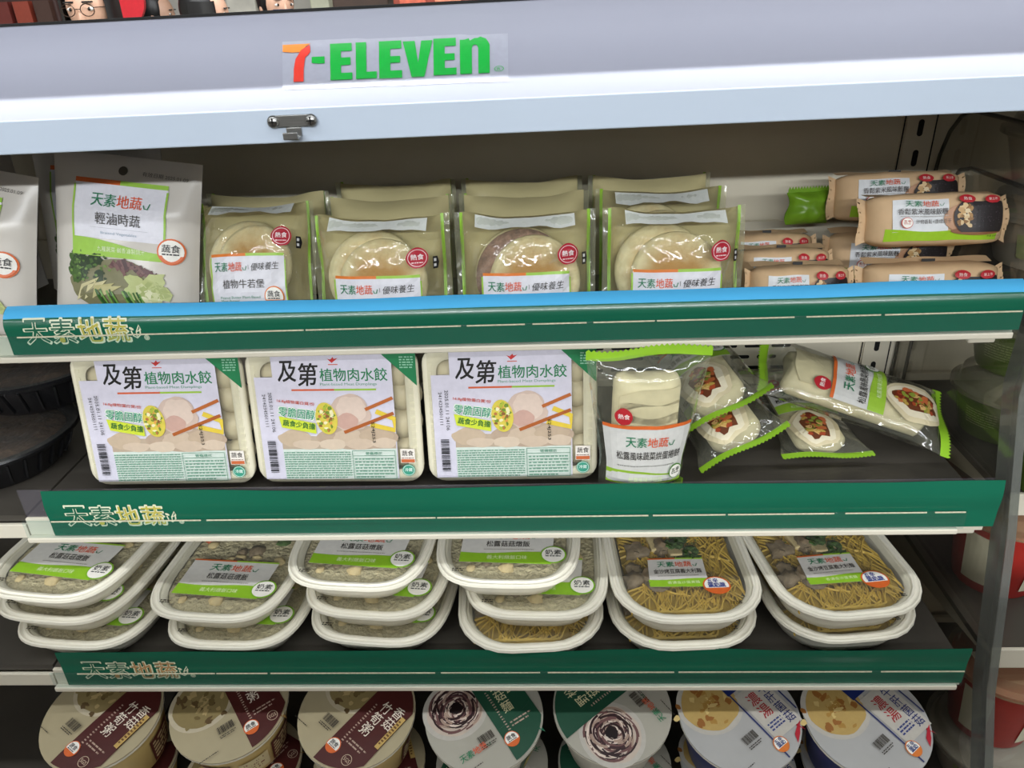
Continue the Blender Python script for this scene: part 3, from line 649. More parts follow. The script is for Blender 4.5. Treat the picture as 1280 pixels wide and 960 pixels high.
# ------------------------------------------------------------------ dumpling trays standing on the second shelf
D2 = S2[1]+DECK+.0004
M_DUMP = mat('dumpling_skin', '#cfc2a0', .5, var=.08, scale=60, bump=.1)
def make_dumpling_tray():
    o = empty('dumpling_tray'); W, H = .164, .137
    def ring(w, h, r, y): return [(x, y, z+H/2) for x, z in rrect(w, h, r, 5)]
    rings = [ring(W-.026, H-.026, .012, .001), ring(W-.020, H-.020, .014, -.0012), ring(W-.004, H-.004, .016, -.0012), ring(W, H, .017, .0005), ring(W, H, .017, .005), ring(W-.008, H-.008, .016, .005),
             ring(W-.018, H-.018, .015, .012), ring(W-.026, H-.026, .014, .034), ring(W-.034, H-.034, .012, .037)]
    body = MB().loft(rings, cap0=False).build('tray', M_CREAM_TRAY, o, smooth=50)
    for s in (-1, 1):
        rib = MB()
        for i in range(14): rib.box((s*(W/2-.0068)-.0022, -.0019, .02+i*.0075), (s*(W/2-.0068)+.0022, -.0012, .0232+i*.0075))
        rib.build('rim_ribs', M_CREAM_TRAY, body)
    flm = MB().grid(lambda u, v: ((u-.5)*(W-.010), -.0021-.0006*nz3(u*5, v*5, 1), .005+v*(H-.010)), 12, 10).build('lid_film', FILM_FLAT, o, smooth=True)
    for i, (x, z) in enumerate(((.062, .026), (.062, .056), (.062, .085), (.060, .108), (-.060, .108), (-.060, .03))):
        mb = MB(); n = 12
        mb.loft([[(.017*t*0+(.020*math.sin(a))*(.35+.65*math.sin(math.pi*k/8)), -.011*math.cos(a)*math.sin(math.pi*k/8)*(1 if abs(math.sin(a)) < .8 else .6), .015*math.cos(math.pi*k/8)+.004*math.sin(a)**2) for a in [2*math.pi*j/n for j in range(n)] for t in (0,)] for k in range(9)])
        mb.build('dumpling', M_DUMP, o, smooth=True, loc=(x, .014, z), rot=(0, R(20*(i % 3)-20), 0))
    mp = lambda x, y, e: (x, -.0029-e, H+y*.964)
    k = Ink()
    k.poly([(-74, -28), (-56, -28), (-56, -5), (58, -5), (58, -137), (-74, -137)], 'd2cedb'); k.up()
    k.poly([(46, -2.5), (81, -2.5), (81, -38)], '157a48'); k.rect(-54, -104, 57, -137, 'cfd9cf')
    k.build('label', mp, flm, .00015)
    k = Ink(); k.lay = 2
    k.poly([(-2, -9.5), (1, -10.5), (3.5, -8), (4.5, -10), (8, -9), (4.5, -12), (2, -14)], 'c2302e'); k.rect(-1.5, -16, 7.5, -15, 'c86a5e')
    k.text('及', -41, -22, 17, 21, '141210', .028, 0, .12); k.text('第', -22, -25.5, 18, 23, '141210', .028, 0, .12)
    k.text('植物肉水餃', 21.5, -26, 64, 13, '1f7a4c', .022); k.text('Plant-based Meat Dumplings', 16, -36, 54, 3.6, '5d9a7c')
    k.rect(-39, -42.3, 2, -40.4, 'd0603a'); k.rect(2, -42.3, 42, -40.4, '9ac23c')
    k.rect(-54, -90, 57, -104, 'b7a48f')
    rd = random.Random(3)
    k.disc(20, -92, 40, 13, 'b59f8a', 30); k.up()
    for i, (x, y, rx, ry, c) in enumerate(((-40, -92, 17, 9, 'c2ad94'), (12, -92, 15, 9, 'c7b29b'), (38, -90, 17, 9, 'bda78f'), (-30, -99, 14, 5, 'cdb9a3'), (-4, -99, 14, 5.5, 'd2bfa9'), (22, -99, 15, 5.5, 'cab59f'), (46, -98, 12, 5.5, 'd0bca6'))):
        k.disc(x, y, rx, ry, c, 22, wob=.15, seed=i)
    k.up(); k.disc(15, -65, 20, 20, 'c9b2a4', 30, -20, wob=.1, seed=2); k.up(); k.disc(17, -62, 15, 14, 'd6c1b2', 26, -20, wob=.12, seed=7); k.disc(12, -74, 12, 8, 'c39e90', 20, wob=.15)
    k.up(); k.line([(40, -64), (57, -72), (57, -84), (34, -78)], 5, 'dcc040'); k.up(); k.line([(57, -50), (30, -62)], 3.4, 'b4632c'); k.line([(57, -66), (8, -86)], 3.4, 'a85a26')
    k.up(); k.disc(-8, -71, 10.5, 17, 'd3c24c', 26, 6); k.up()
    for i in range(42):
        a = rd.uniform(0, 6.28); q = math.sqrt(rd.uniform(0, .8)); k.disc(-8+9*q*math.cos(a), -71+15*q*math.sin(a), rd.uniform(1.1, 2.4), rd.uniform(1.1, 2.4), rd.choice(('b5723e', '8a5a30', 'e6dfb0', 'a9b53a', '6f8a30', 'd99a4c')), 7, wob=.3, seed=i)
    k.up(); k.text('16.8g植物蛋白質/份', -36, -54, 36, 4, 'c4452c', .015, -7)
    k.poly([(-54, -68), (-19, -76), (-19, -87), (-52, -80)], 'c9d63a'); k.up(); k.text('零膽固醇', -36, -65, 36, 11, 'e8f3df', .06, -8); k.up(); k.text('零膽固醇', -36, -65, 35, 10, '1f8a68', .02, -8)
    k.text('蔬食少負擔', -35, -77, 31, 6.5, '2e6a30', .04, -9)
    k.bars(-68, -129, -60, -93, '2a2a2e', vert=True, n=26)
    k.text('2025.01.11 24106', -60, -64, 42, 3.2, '4a4a4e', .01, -90); k.text('2414234501111', -66, -62, 34, 3, '4a4a4e', .01, -90); k.text('S24J253', 36, -86, 22, 3.6, '2a2622', .02, -90)
    k.dashes(-53, -136, 12, -106, 12, '6f9a84', .5, 4); k.dashes(16, -136, 54, -113, 7, '6f9a84', .45, 8)
    for y in (-106, -111.5, -136.5): k.rect(14, y, 56, y+.5, '5f927a')
    k.rect(14, -136.5, 14.5, -106, '5f927a'); k.rect(55.5, -136.5, 56, -106, '5f927a'); k.text('營養標示', 35, -108.6, 16, 3, '4f8a70', .02)
    k.dashes(66, -20, 79, -7, 5, '8fc4a4', .5, 6)
    k.rect(61, -119, 75, -104, 'ece4da'); k.up(); k.text('蔬食', 68, -108.5, 11, 5.6, '3a322c', .02); k.rect(61.5, -118.5, 74.5, -115, 'c9683a'); k.dashes(62, -114.5, 74, -113, 1, '7a5a4a')
    k.disc(68, -127, 6.4, 6.4, '3f9a80', 22); k.up(); k.ring(68, -127, 5.2, 5.7, 'd8ece0', 22); k.text('冷藏', 68, -126.5, 7.5, 3.8, 'e6f3ea', .02)
    k.build('lettering', mp, flm, .00015)
    return o
dt = make_dumpling_tray()
DG = 'dumpling trays standing on the second shelf'
for px, Y, rz, ry, lb in ((212, .006, 1, .6, 'leftmost upright dumpling tray, beside the empty deck and black bowls'), (424, .006, -.5, .2, 'middle upright dumpling tray between two alike trays'), (640, .006, 0, -.3, 'rightmost upright dumpling tray next to the standing wrap pack')):
    p = atY(px, 530, .025); put(dt, (p.x, Y, D2+.0064), (R(-9), R(ry), R(rz)), lb, 'dumpling tray', DG)

# ------------------------------------------------------------------ egg wraps
M_TORT = mat('flour_wrap', '#d6cba6', .6, var=.16, scale=35, bump=.5, bscale=40)
M_FILL = mat('tomato_filling', '#a5542c', .6, var=.4, scale=90, bump=.5, bscale=100)
def zigzag(mb, W, wd, depth, n=22, m=0, f=lambda x, t: (x, 0, t)):
    """Flat seal strip with a saw-tooth outer edge."""
    vs, fs = [], []
    for i in range(2*n+1):
        x = (i/(2*n)-.5)*W; vs += [f(x, 0), f(x, wd+(depth if i % 2 else 0))]
    for i in range(2*n): fs.append((2*i, 2*i+2, 2*i+3, 2*i+1))
    return mb.add(vs, fs, m)
def make_wrap(upright):
    """Long clear pack along its own z axis, printed front to -Y, sealed green ends."""
    o = empty('wrap_pack'); W, H = (.092, .134) if upright else (.082, .178)
    TT = .022 if upright else .0185
    def T(x, z, t):
        a = max(0, 1-abs(2*x/W)**2.6); v = z/H; b = max(0, min(1, v/.12, (1-v)/.13))**.55
        return t*a**.6*b+.0014*nz3(x*55, z*40, 5)*a*b
    def wd(v): return (.86+.34*max(0, v-.25)/.75) if upright else 1+(.16*max(0, (abs(2*v-1)-.72)/.28))
    def S(sg, t): return lambda u, v: ((u-.5)*W*(wd(v)-.0), sg*(.0004+T((u-.5)*W, v*H, t)), v*H)
    fr = MB().grid(S(-1, TT), 22, 32).build('front_film', FILM, o, smooth=60)
    MB().grid(S(1, TT), 22, 32, 0, True).build('back_film', FILM, o, smooth=60)
    n = 20; rl = MB(); hw = .030 if upright else .0275
    def rs(z, k): return [(hw*k*(abs(math.cos(a))**.75)*(1 if math.cos(a) > 0 else -1), .0007*(27 if upright else 22)*k*(abs(math.sin(a))**.8)*(1 if math.sin(a) > 0 else -1), z+.003*math.cos(2*a)) for a in [2*math.pi*j/n for j in range(n)]]
    zt = H-.022
    rl.loft([rs(.016, .80), rs(.020, .97), rs(H*.5, 1.0), rs(zt-.006, 1.0), rs(zt, .9), rs(zt+.002, .7)])
    roll = rl.build('wrap_roll', M_TORT, o, smooth=50)
    for i in range(3):                                                         # overlapping turns of the rolled wrap near its mouth
        MB().grid(lambda u, v: ((u-.5)*hw*1.75, -(.0195 if upright else .0160)-.0012*math.sin(u*3.1)+.1*hw*abs(2*u-1)**2, zt-.020-.016*i+v*(.016+.004*i)+.012*(u-.5)*(1-.5*i)+.003*math.sin(u*5+i)), 12, 3).build('wrap_layer', M_TORT, roll, smooth=True)
    for top in (0, 1):
        q = MB(); z0 = H if top else 0; sg = 1 if top else -1
        zigzag(q, W*(1.2 if upright and top else .9 if upright else 1.16), .008, .0022, 24, 0, lambda x, t: (x, .0028*math.sin(x*70+top), z0+sg*(t-.002)+.002*math.sin(x*45)))
        q.build('end_seal', M_GRN, o)
    mp = lambda x, y, e: (x*wd(y/H), -(.0006+T(x, y, TT)+e*1.5), y)
    k = Ink(); B = 12 if upright else 62; LW = 40 if upright else 33; LH = 62 if upright else 52                                         # label band
    k.rect(-LW, B, LW, B+LH, 'd0cfca', 14, 10); k.up(); k.rect(-LW, B+LH-2, LW, B+LH+1.5, 'd5682e', 12, 1)
    wave(k, -LW, LW, B, B+16, B+13, '9ac23c', 14, 1.5); k.build('label', mp, fr, .0003)
    k = Ink(); k.lay = 3
    logo4(k, 2, B+LH-15, 46, 10); k.text('松露風味蔬菜烘蛋捲餅', 2, B+LH-29, 64, 8.5, '2e2a26', .012); k.dashes(-30, B+21.5, 32, B+23, 1, '8a8a84'); k.text('松露風味沙拉醬', 0, B+7.5, 36, 5, 'dfeebb')
    k.disc(-22, B+LH+11, 7.5, 8.5, 'b3262f', 20, wob=.05, rings=2); k.up(); k.text('熱食', -22, B+LH+11.5, 9.5, 5, 'f0dcd8', .03)
    badge(k, LW-8, B+14, 7.5, '五辛', '4f8a2c', '2e4a20', arc=False)
    k.build('lettering', mp, fr, .0003)
    if not upright:
        k = Ink(); rd = random.Random(8); k.disc(-4, 33, 26, 29, 'd3c6a2', 30, wob=.08, rings=4); k.up(); k.disc(-4, 33, 21, 26, 'e6dcc0', 28, wob=.12, rings=3); k.up(); k.disc(-4, 33, 14, 21, '6b3a22', 26, wob=.2, rings=3); k.up()
        for i in range(38): k.disc(rd.uniform(-14, 7), rd.uniform(15, 51), rd.uniform(1.6, 3.6), rd.uniform(2, 5), rd.choice(('a8482a', 'c46a3e', '7a2f1c', 'b89a4a', '8a9a3a', 'd8b070')), 9, rot=rd.uniform(0, 90), wob=.3, seed=i)
        k.build('picture', mp, fr, .00025)
    return o
wu = make_wrap(True); wl = make_wrap(False)
p = atY(800, 560, -.016)
put(wu, (p.x+.002, -.0105, D2+.0125), (R(0), R(1), R(3)), 'upright egg wrap pack with green saw-tooth top beside the dumpling trays', 'wrap pack', 'egg wrap packs')
def lay(a, b, roll, label, proto=wl):
    """Lay a long pack with its z axis from point a to point b, printed side turned by roll about it."""
    a, b = Vector(a), Vector(b); zq = (b-a).normalized(); f = Vector((0, -math.cos(R(roll)), math.sin(R(roll)))); y = -(f-zq*f.dot(zq)).normalized(); x = y.cross(zq)
    m = Matrix((x, y, zq)).transposed()
    put(proto, a, m.to_euler(), label, 'wrap pack', 'egg wrap packs')
lay((.4455, .064, -.119), (.2755, .108, -.070), 74, 'egg wrap pack lying across the others, its filling picture towards the right')
lay((.326, .030, -.1335), (.326, .208, -.1335), 90, 'egg wrap pack lying underneath the crosswise one on the deck'); bpy.data.objects[sorted(n for n in USED if n.startswith('wrap_pack'))[-1]].scale = (.95, .75, 1)
def lay_on_edge(a, zd, ang, label):
    """A pack lying front to back, rolled so that its end seal slants upwards to the right by ang degrees."""
    zq = Vector(zd).normalized(); x = Vector((math.cos(R(ang)), 0, math.sin(R(ang)))); x = (x-zq*x.dot(zq)).normalized(); y = zq.cross(x)
    put(wl, a, Matrix((x, y, zq)).transposed().to_euler(), label, 'wrap pack', 'egg wrap packs')
lay_on_edge((.2190, .018, -.0740), (-.12, .99, 0), 27, 'egg wrap pack pointing forwards, upper of the two with slanted green ends')
lay_on_edge((.2385, .016, -.1145), (-.12, .99, 0), 27, 'egg wrap pack pointing forwards, lower of the two with slanted green ends')

# ------------------------------------------------------------------ ready meal trays on the third shelf
D3 = S3[1]+DECK+.0004
M_RICE = mat('risotto_rice', '#c4b997', .6, var=.2, scale=220, bump=.9, bscale=260)
M_MUSH = mat('mushroom_brown', '#7a6a54', .6, var=.3, scale=120, bump=.4)
M_BROC = mat('broccoli_green', '#3d5a26', .7, var=.4, scale=200, bump=.9, bscale=240)
M_PASTA = mat('egg_yolk_pasta', '#c9a844', .5, var=.15, scale=80)
M_TOFU = mat('baked_tofu', '#cdb98a', .6, var=.15, scale=90, bump=.2)
M_CARROT = mat('red_pepper_bit', '#b4532c', .5, var=.2, scale=90)
def blobmesh(r, seed, sz=.7, wob=.35, n=8):
    mb = MB(); rings = []
    for i in range(n//2+1):
        th = math.pi*i/(n//2); ring = []
        for j in range(n):
            a = 2*math.pi*j/n; d = Vector((math.sin(th)*math.cos(a), math.sin(th)*math.sin(a), math.cos(th)))
            q = r*(1+wob*noise.noise(d*1.6+Vector((seed, 0, 0)))*1.4); ring.append((d.x*q, d.y*q, d.z*q*sz))
        rings.append(ring)
    return mb.loft(rings)
def make_meal(kind):
    rice = kind == 'rice'; o = empty('meal_tray'); Wd, Ln, H = (.147, .192, .0285) if rice else (.150, .204, .0315)
    def out(w, l, z):
        if rice:
            n = 48; pts = []
            for j in range(n):
                a = 2*math.pi*j/n; ca, sa = math.cos(a), math.sin(a); pts.append((w/2*abs(ca)**.56*(1 if ca > 0 else -1), l/2*abs(sa)**.56*(1 if sa > 0 else -1)))
        else: pts = [(x*(1-.06*max(0, -y/l)), y) for x, y in rrect(w, l, min(w, l)*.36, 6)]
        return [(x, y, z+(.0018*math.cos(6*math.atan2(y, x)) if z > H-.004 and False else 0)) for x, y in pts]
    rg = [out(Wd-.028, Ln-.028, H-.006), out(Wd-.022, Ln-.022, H-.0022), out(Wd-.018, Ln-.018, H-.0022), out(Wd-.016, Ln-.016, H-.0002), out(Wd-.012, Ln-.012, H), out(Wd-.010, Ln-.010, H-.0016), out(Wd-.007, Ln-.007, H-.0018), out(Wd-.004, Ln-.004, H-.0006), out(Wd-.001, Ln-.001, H-.0014), out(Wd, Ln, H-.0038),
          out(Wd-.002, Ln-.002, H-.0040), out(Wd-.006, Ln-.006, H-.0032), out(Wd-.013, Ln-.013, H-.0055), out(Wd-.019, Ln-.019, H*.45), out(Wd-.032, Ln-.032, .002), out(Wd-.038, Ln-.038, 0)]
    body = MB().loft(rg, cap0=False).build('tray', M_WHITE_TRAY, o, smooth=50)
    flm = MB().loft([out(Wd-.027, Ln-.027, H-.0014)], cap1=False); pts = out(Wd-.017, Ln-.017, H-.0012)
    flm = MB().add(pts, [tuple(range(len(pts)))]).build('lid_film', FILM_FLAT, o)
    fz = H-.0080; hw, hl = Wd/2-.0135, Ln/2-.0135; rd = random.Random(11 if rice else 12)
    if rice:
        n = 40
        def S(u, v):
            x, y = (u-.5)*2, (v-.5)*2; q = max(abs(x), abs(y)) or 1; r = (abs(x)**3.4+abs(y)**3.4)**(1/3.4) or 1; s = q/r if r > 0 else 1
            return (x*s*hw, y*s*hl, fz+.0022*nz3(x*9, y*9, 1)+.0012*nz3(x*24, y*24, 5))
        food = tag(MB().grid(S, n, n).build('risotto', M_RICE, o, smooth=True), kind='stuff')
        for i in range(26):
            x, y = rd.uniform(-.85, .85)*hw, rd.uniform(-.8, .9)*hl; m = rd.choice((M_MUSH, M_MUSH, M_TOFU)) if y < .3*hl else rd.choice((M_MUSH, M_CARROT, M_BROC, M_BROC, M_CARROT))
            blobmesh(rd.uniform(.005, .009), i, .6).build({M_MUSH: 'mushroom_piece', M_TOFU: 'tofu_piece', M_CARROT: 'pepper_piece', M_BROC: 'broccoli_piece'}[m], m, o, smooth=True, loc=(x, y, fz+.0005), rot=(0, 0, i))
    else:
        pts = out(Wd-.034, Ln-.034, fz-.004); MB().add(pts, [tuple(range(len(pts)))]).build('sauce', mat('curry_sauce', '#b59741', .35, var=.25, scale=60), o)
        st = MB()
        for i in range(230):
            a = rd.gauss(1.57, .5); c = Vector((rd.uniform(-.8, .8)*hw, rd.uniform(-.85, .85)*hl, 0)); cv = rd.uniform(-14, 14); L_ = rd.uniform(.05, .10); pp = []; q = 7
            for t in range(q+1):
                s = (t/q-.5)*L_; b = a+cv*s; pp.append((max(-hw*.93, min(hw*.93, c.x+s*math.cos(b))), max(-hl*.9, min(hl*.9, c.y+s*math.sin(b))), fz-.003+.0030*math.sin(t/q*3.14)+rd.uniform(-.0008, .0008)))
            st.loft([[(x+.0008*math.cos(k*1.571), y+.0008*math.sin(k*1.571)*.7, z+.0008*math.sin(k*1.571)) for k in range(4)] for x, y, z in pp])
        tag(st.build('spaghetti', M_PASTA, o, smooth=True), kind='stuff')
        for i in range(8): MB().box((-.012, -.008, -.004), (.012, .008, .004)).build('tofu_piece', M_TOFU, o, loc=(rd.uniform(-.3, .6)*hw, rd.uniform(.0, .75)*hl, fz+.0005), rot=(rd.uniform(-.2, .2), rd.uniform(-.1, .1), rd.uniform(0, 3)), bevel=.0012)
        for i in range(9): blobmesh(rd.uniform(.008, .013), i+30, .5, .5, 10).build('mushroom_piece', M_MUSH, o, smooth=True, loc=(rd.uniform(-.8, -.1)*hw, rd.uniform(-.55, .3)*hl, fz+.0005), rot=(0, 0, i))
        for i in range(6): blobmesh(rd.uniform(.008, .013), i+60, .55, .5, 10).build('broccoli_piece', M_BROC, o, smooth=True, loc=(rd.uniform(-.3, .3)*hw, rd.uniform(-.1, .35)*hl, fz+.001), rot=(0, 0, i))
        hb_ = MB()
        for i in range(70): x, y = rd.gauss(.1, .3)*hw, rd.gauss(.35, .25)*hl; hb_.box((x-.0008, y-.0005, fz+.004), (x+.0008, y+.0005, fz+.0048))
        tag(hb_.build('herb_flakes', M_BROC, o), kind='stuff')
    mp = flat_top(H-.0010); k = Ink()
    if rice:
        k.poly([(-47, -62), (44, -64), (47, -10), (-47, -10)], 'd6d3cc'); k.rect(-47, -11.5, 47, -9.5, 'c9642f') if False else None; k.up(); k.rect(-47, -11.2, 0, -9, 'c9642f'); k.rect(0, -11.2, 47, -9, '9ac23c')
        k.strip([(-47+9.1*i, -47-1.5*math.sin(i*.6)) for i in range(11)], [(-47+9.1*i, -62-.2*i) for i in range(11)], '8fbf2e'); k.build('label', mp, flm, .0002)
        k = Ink(); k.lay = 2; logo4(k, 2, -21, 52, 10); k.text('松露菇菇燉飯', 0, -34, 44, 9, '35302c', .008); k.dashes(-24, -43.5, 28, -42, 1, '9a9690'); k.text('義大利燉飯口味', 0, -54.5, 40, 6, 'dcebb0', .01)
        badge(k, 46, -50, 13, '奶素', '7fb52a', '2f2f2b', arc=False)
        k.dashes(-52, -77, -41, -72, 2, '3a342c')
    else:
        k.poly([(-36, -54), (22, -56), (24, -14), (-32, -12)], 'cfcbc4'); k.up(); k.poly([(-32.2, -14), (-4, -14), (-4, -12), (-32, -12)], 'c9642f'); k.poly([(-4, -14), (24, -15), (24, -13), (-4, -12)], '9ac23c')
        k.strip([(-36+5.8*i, -44-.8*math.sin(i*.6)) for i in range(11)], [(-36+5.8*i, -54-.2*i) for i in range(11)], '8fbf2e'); k.build('label', mp, flm, .0002)
        k = Ink(); k.lay = 2; logo4(k, -4, -22, 40, 8); k.text('金沙烤豆腐義大利麵', -5, -32.5, 48, 6.5, '35302c', .008); k.dashes(-26, -40, 16, -38.6, 1, '9a9690'); k.text('香濃金沙蛋黃醬', -2, -49, 32, 4, 'dcebb0', .01)
        badge(k, 29, -55, 13.5, '五辛\n蛋奶蔬', 'd9682f', '2f3f8a', ry=.92); k.dashes(36, -82, 47, -78, 2, '2a241c')
    k.build('lettering', mp, flm, .0002)
    return o
rice = make_meal('rice'); pasta = make_meal('pasta')
MG = 'ready meal trays on the third shelf'
def meal(proto, px, py, ztop, rz, label, tiltx=0, dy=0):
    """px, py: pixel of the tray's front rim centre; ztop: height of its rim above the deck."""
    h, l = (.0285, .192) if proto is rice else (.0315, .204)
    p = atZ(px, py, D3+ztop-.004); c = Vector((0, l/2, 0)); c.rotate(Euler((0, 0, R(rz))))
    put(proto, (p.x+c.x, p.y+c.y+dy, D3+ztop-h), (R(tiltx), 0, R(rz)), label, 'meal tray', MG)
meal(rice, 78, 812, .0285, -5, 'risotto tray at the bottom of the leftmost stack')
meal(rice, 50, 780, .0583, -7, 'risotto tray in the middle of the leftmost stack')
meal(rice, 34, 752, .0881, -8, 'risotto tray on top of the leftmost stack, cut by the picture edge')
meal(rice, 276, 813, .0285, -2, 'risotto tray at the bottom of the second stack from the left')
meal(rice, 250, 778, .0583, -5, 'risotto tray on top of the second stack, red vegetables at its back')
meal(rice, 458, 808, .0285, -6, 'risotto tray at the bottom of the third stack')
meal(rice, 452, 775, .0583, -6, 'risotto tray in the middle of the third stack')
meal(rice, 430, 739, .0881, -5, 'risotto tray on top of the third stack, white rim lit in front')
meal(pasta, 667, 816, .0315, 3, 'pasta tray under the two risotto trays of the fourth stack')
meal(rice, 668, 776, .0613, -2, 'risotto tray in the middle of the fourth stack, on a pasta tray')
meal(rice, 630, 736, .0911, -2, 'risotto tray on top of the fourth stack')
meal(pasta, 868, 813, .0315, 3, 'lower pasta tray of the fifth stack')
meal(pasta, 872, 780, .0643, 2, 'upper pasta tray of the fifth stack, label facing the aisle')
meal(pasta, 1080, 803, .0315, 6, 'lower pasta tray of the rightmost stack')
meal(pasta, 1088, 774, .0643, 7, 'upper pasta tray of the rightmost stack, near the side panel')

# ------------------------------------------------------------------ soup and porridge bowls on the lowest shelf
D4 = S4[1]+DECK+.0004
PAL = {'porridge': dict(lid='ab9f80', band='4a1d1a', body='d2b878', cols=('香菇', '竹筍粥'), tcol='e6dccb', bt='蔬食', pic=('8a7a50', 'b09a6a', '5e4a2c', '6b5a34')),
       'noodle': dict(lid='a9a598', band='1d4a36', body='d2cdc0', cols=('松露', '野菇麵'), tcol='d8d2a8', bt='蔬食', pic=('2b1618', 'b8a494', '6b4a48', '3a2024')),
       'soup': dict(lid='abaaa8', band='c9c6c0', body='1d2a66', cols=('牛肝菌菇', '濃湯'), tcol='27346e', bt='五辛', pic=('b79a5c', 'a8813e', 'd2b878', '94602c'))}
def make_bowl(kind):
    P = PAL[kind]; o = empty('soup_bowl'); h = .072; Rr = .0612; ks = Rr/.0655
    body = MB().lathe([(.002, 0), (.042, 0), (.045, .003), (.056, .055), (.0575, h-.006), (.058, h-.004)], 40).build('bowl', mat('bowl_body_'+kind, '#'+P['body'], .4, var=.05, scale=30), o, smooth=40)
    MB().lathe([(.0570, h-.006), (Rr-.001, h-.006), (Rr, h-.0035), (Rr-.001, h-.001), (.056, h-.001)], 44, cap0=False, cap1=False).build('rim', M_WHITE_TRAY, body, smooth=50)
    zf = lambda x, y: h+.0022-.0022*((x*x+y*y)/(Rr*Rr))**1.5
    lid = MB(); n = 48; rings = []
    for q in (1.0, .93, .75, .5, .25, .03):
        rr = Rr*q; rings.append([(rr*math.cos(2*math.pi*j/n)*(1.0), rr*math.sin(2*math.pi*j/n), zf(rr, 0)) for j in range(n)])
    rings.insert(0, [(x, y, z-.0016) for x, y, z in rings[0]])
    lid.loft(rings, cap0=False); ld = lid.build('paper_lid', mat('lid_paper_'+kind, '#'+P['lid'], .35, var=.03, scale=40, coat=.2), o, smooth=50)
    MB().grid(lambda u, v: (Rr*.60+.006*u, -Rr*.60-.006*u+(v-.5)*.014, h+.0010-.003*u*u), 4, 4).build('pull_tab', mat('tab_'+kind, '#'+('b02030' if kind == 'soup' else '2f7a5e' if kind == 'noodle' else '8a6a3a'), .35), ld, smooth=True)
    mp = lambda x, y, e: (x*ks, y*ks, zf(x*ks, y*ks)+e+.0001); k = Ink(); rd = random.Random(hash(kind) % 7 if False else len(kind))
    def clipc(pts, r=63.5): return [((x*r/math.hypot(x, y), y*r/math.hypot(x, y)) if math.hypot(x, y) > r else (x, y)) for x, y in pts]
    pc = P['pic']; cx, cy = (-24, 22) if kind != 'soup' else (-18, 27)
    k.disc(cx, cy, 37, 35, 'bfb49a' if kind == 'porridge' else 'b9b4aa', 36, rings=3); k.up(); k.disc(cx, cy, 32, 30, pc[0] if kind != 'noodle' else 'c2b3a4', 34, rings=4, wob=.04); k.up()
    if kind == 'noodle':
        for i in range(110): a0 = rd.uniform(0, 360); k.ring(cx+rd.uniform(-7, 7), cy+rd.uniform(-7, 7), (q := rd.uniform(5, 23)), q+rd.uniform(1.2, 2.8), rd.choice((pc[0], pc[2], 'd8c8ba', pc[3], 'a89080')), 8, a0, a0+rd.uniform(60, 140))
        k.up(); k.disc(cx+2, cy, 8, 6, '160a0c', 16, wob=.3)
    else:
        for i in range(46): k.disc(cx+rd.gauss(0, 12), cy+rd.gauss(0, 11), rd.uniform(2, 6), rd.uniform(1.6, 4), rd.choice(pc), 9, rot=rd.uniform(0, 180), wob=.35, seed=i)
    k.up()
    b0, b1 = (2, 52) if kind != 'soup' else (10, 50); nn = 10
    if kind == 'soup':
        yl = lambda x: math.sqrt(max(1, 63.5*63.5-x*x))
        k.strip([(x, yl(x)*.98) for x in (4, 20, 36, 52)], [(x, 20) for x in (4, 20, 36, 52)], '1d2a66'); k.strip([(x, 22) for x in (36, 44, 52)], [(x, 16) for x in (36, 44, 52)], 'a8202c')
        for x in (6, 55): k.line([(x, yl(x)*(1-.2*q)) for q in range(11)], 1.7, '1d2a66')
        k.rect(9, -44, 50, 16, 'bdb8ae', 4, 8); k.poly([(47, -40), (58, -29), (64, -10), (66, 0), (56, -14)][:0] or clipc([(26, -60), (36, -54), (48, -44), (40, -45), (30, -50)]), 'b02030')
    else:
        xs = [b0+(b1-b0)*i/nn for i in range(nn+1)]; yl = lambda x: math.sqrt(63.5**2-x*x)
        for q in range(10): k.strip([(x, yl(x)*(1-.2*q)) for x in xs], [(x, yl(x)*(.8-.2*q)) for x in xs], P['band'])
    k.build('lid_print', mp, ld, .00025)
    k = Ink(); k.lay = 5; c1, c2 = P['cols']
    def col(s, x, ytop, w, h_, c):
        for i, ch in enumerate(s): k.text(ch, x, ytop-(i+.5)*h_*1.12, w, h_, c, .008)
    if kind == 'soup':
        col(c1, 41, 12, 11, 11.6, P['tcol']); col(c2, 24, 10, 14, 14.5, 'a8242c'); k.dashes(13, -36, 33, -26, 3, '3a4680', .5)
        k.text('朝記湯品', 26, 30, 24, 6, 'c8cee6', .01)
        badge(k, 9, -49, 8.5, '五辛\n蛋奶', 'd9782f', '2f3f7a')
    else:
        col(c1, 40, 34, 12, 13.5, P['tcol']); col(c2, 25, 30, 12, 13.5, P['tcol']); k.dashes(12, -40, 15, 20, 18, 'b39a8a', .4); k.dashes(18, -32, 44, -24, 2, 'b39a8a', .4)
        badge(k, 10, -42, 8.5, P['bt'], 'd9682f')
        if kind == 'porridge':
            k.up(); k.poly([(46.5, -16), (52, -16), (52, 26), (46.5, 26)], 'c2a25e'); k.up(); k.dashes(47.5, -12, 51, 22, 9, '6b4a24', .5); k.ring(34, -44, 5.2, 5.8, 'c9b29a', 20); k.text('SGS', 34, -44, 8, 4, 'c9b29a')
        else: logo4(k, -30, -32, 36, 8)
    k.bars(-22, -30, -4, -21, '3a342c', n=18); k.dashes(-22, -36, -4, -32, 2, '3a342c', .5)
    k.dashes(-50, -47, -28, -45.4, 1, '2f2a24')
    k.build('lid_lettering', mp, ld, .00025)
    # printed band round the bowl
    def sm(a, z, e): t = (z-.003)/.052; r = .0452+(.011)*t+e; return (r*math.sin(a), -r*math.cos(a), z)
    k = Ink()
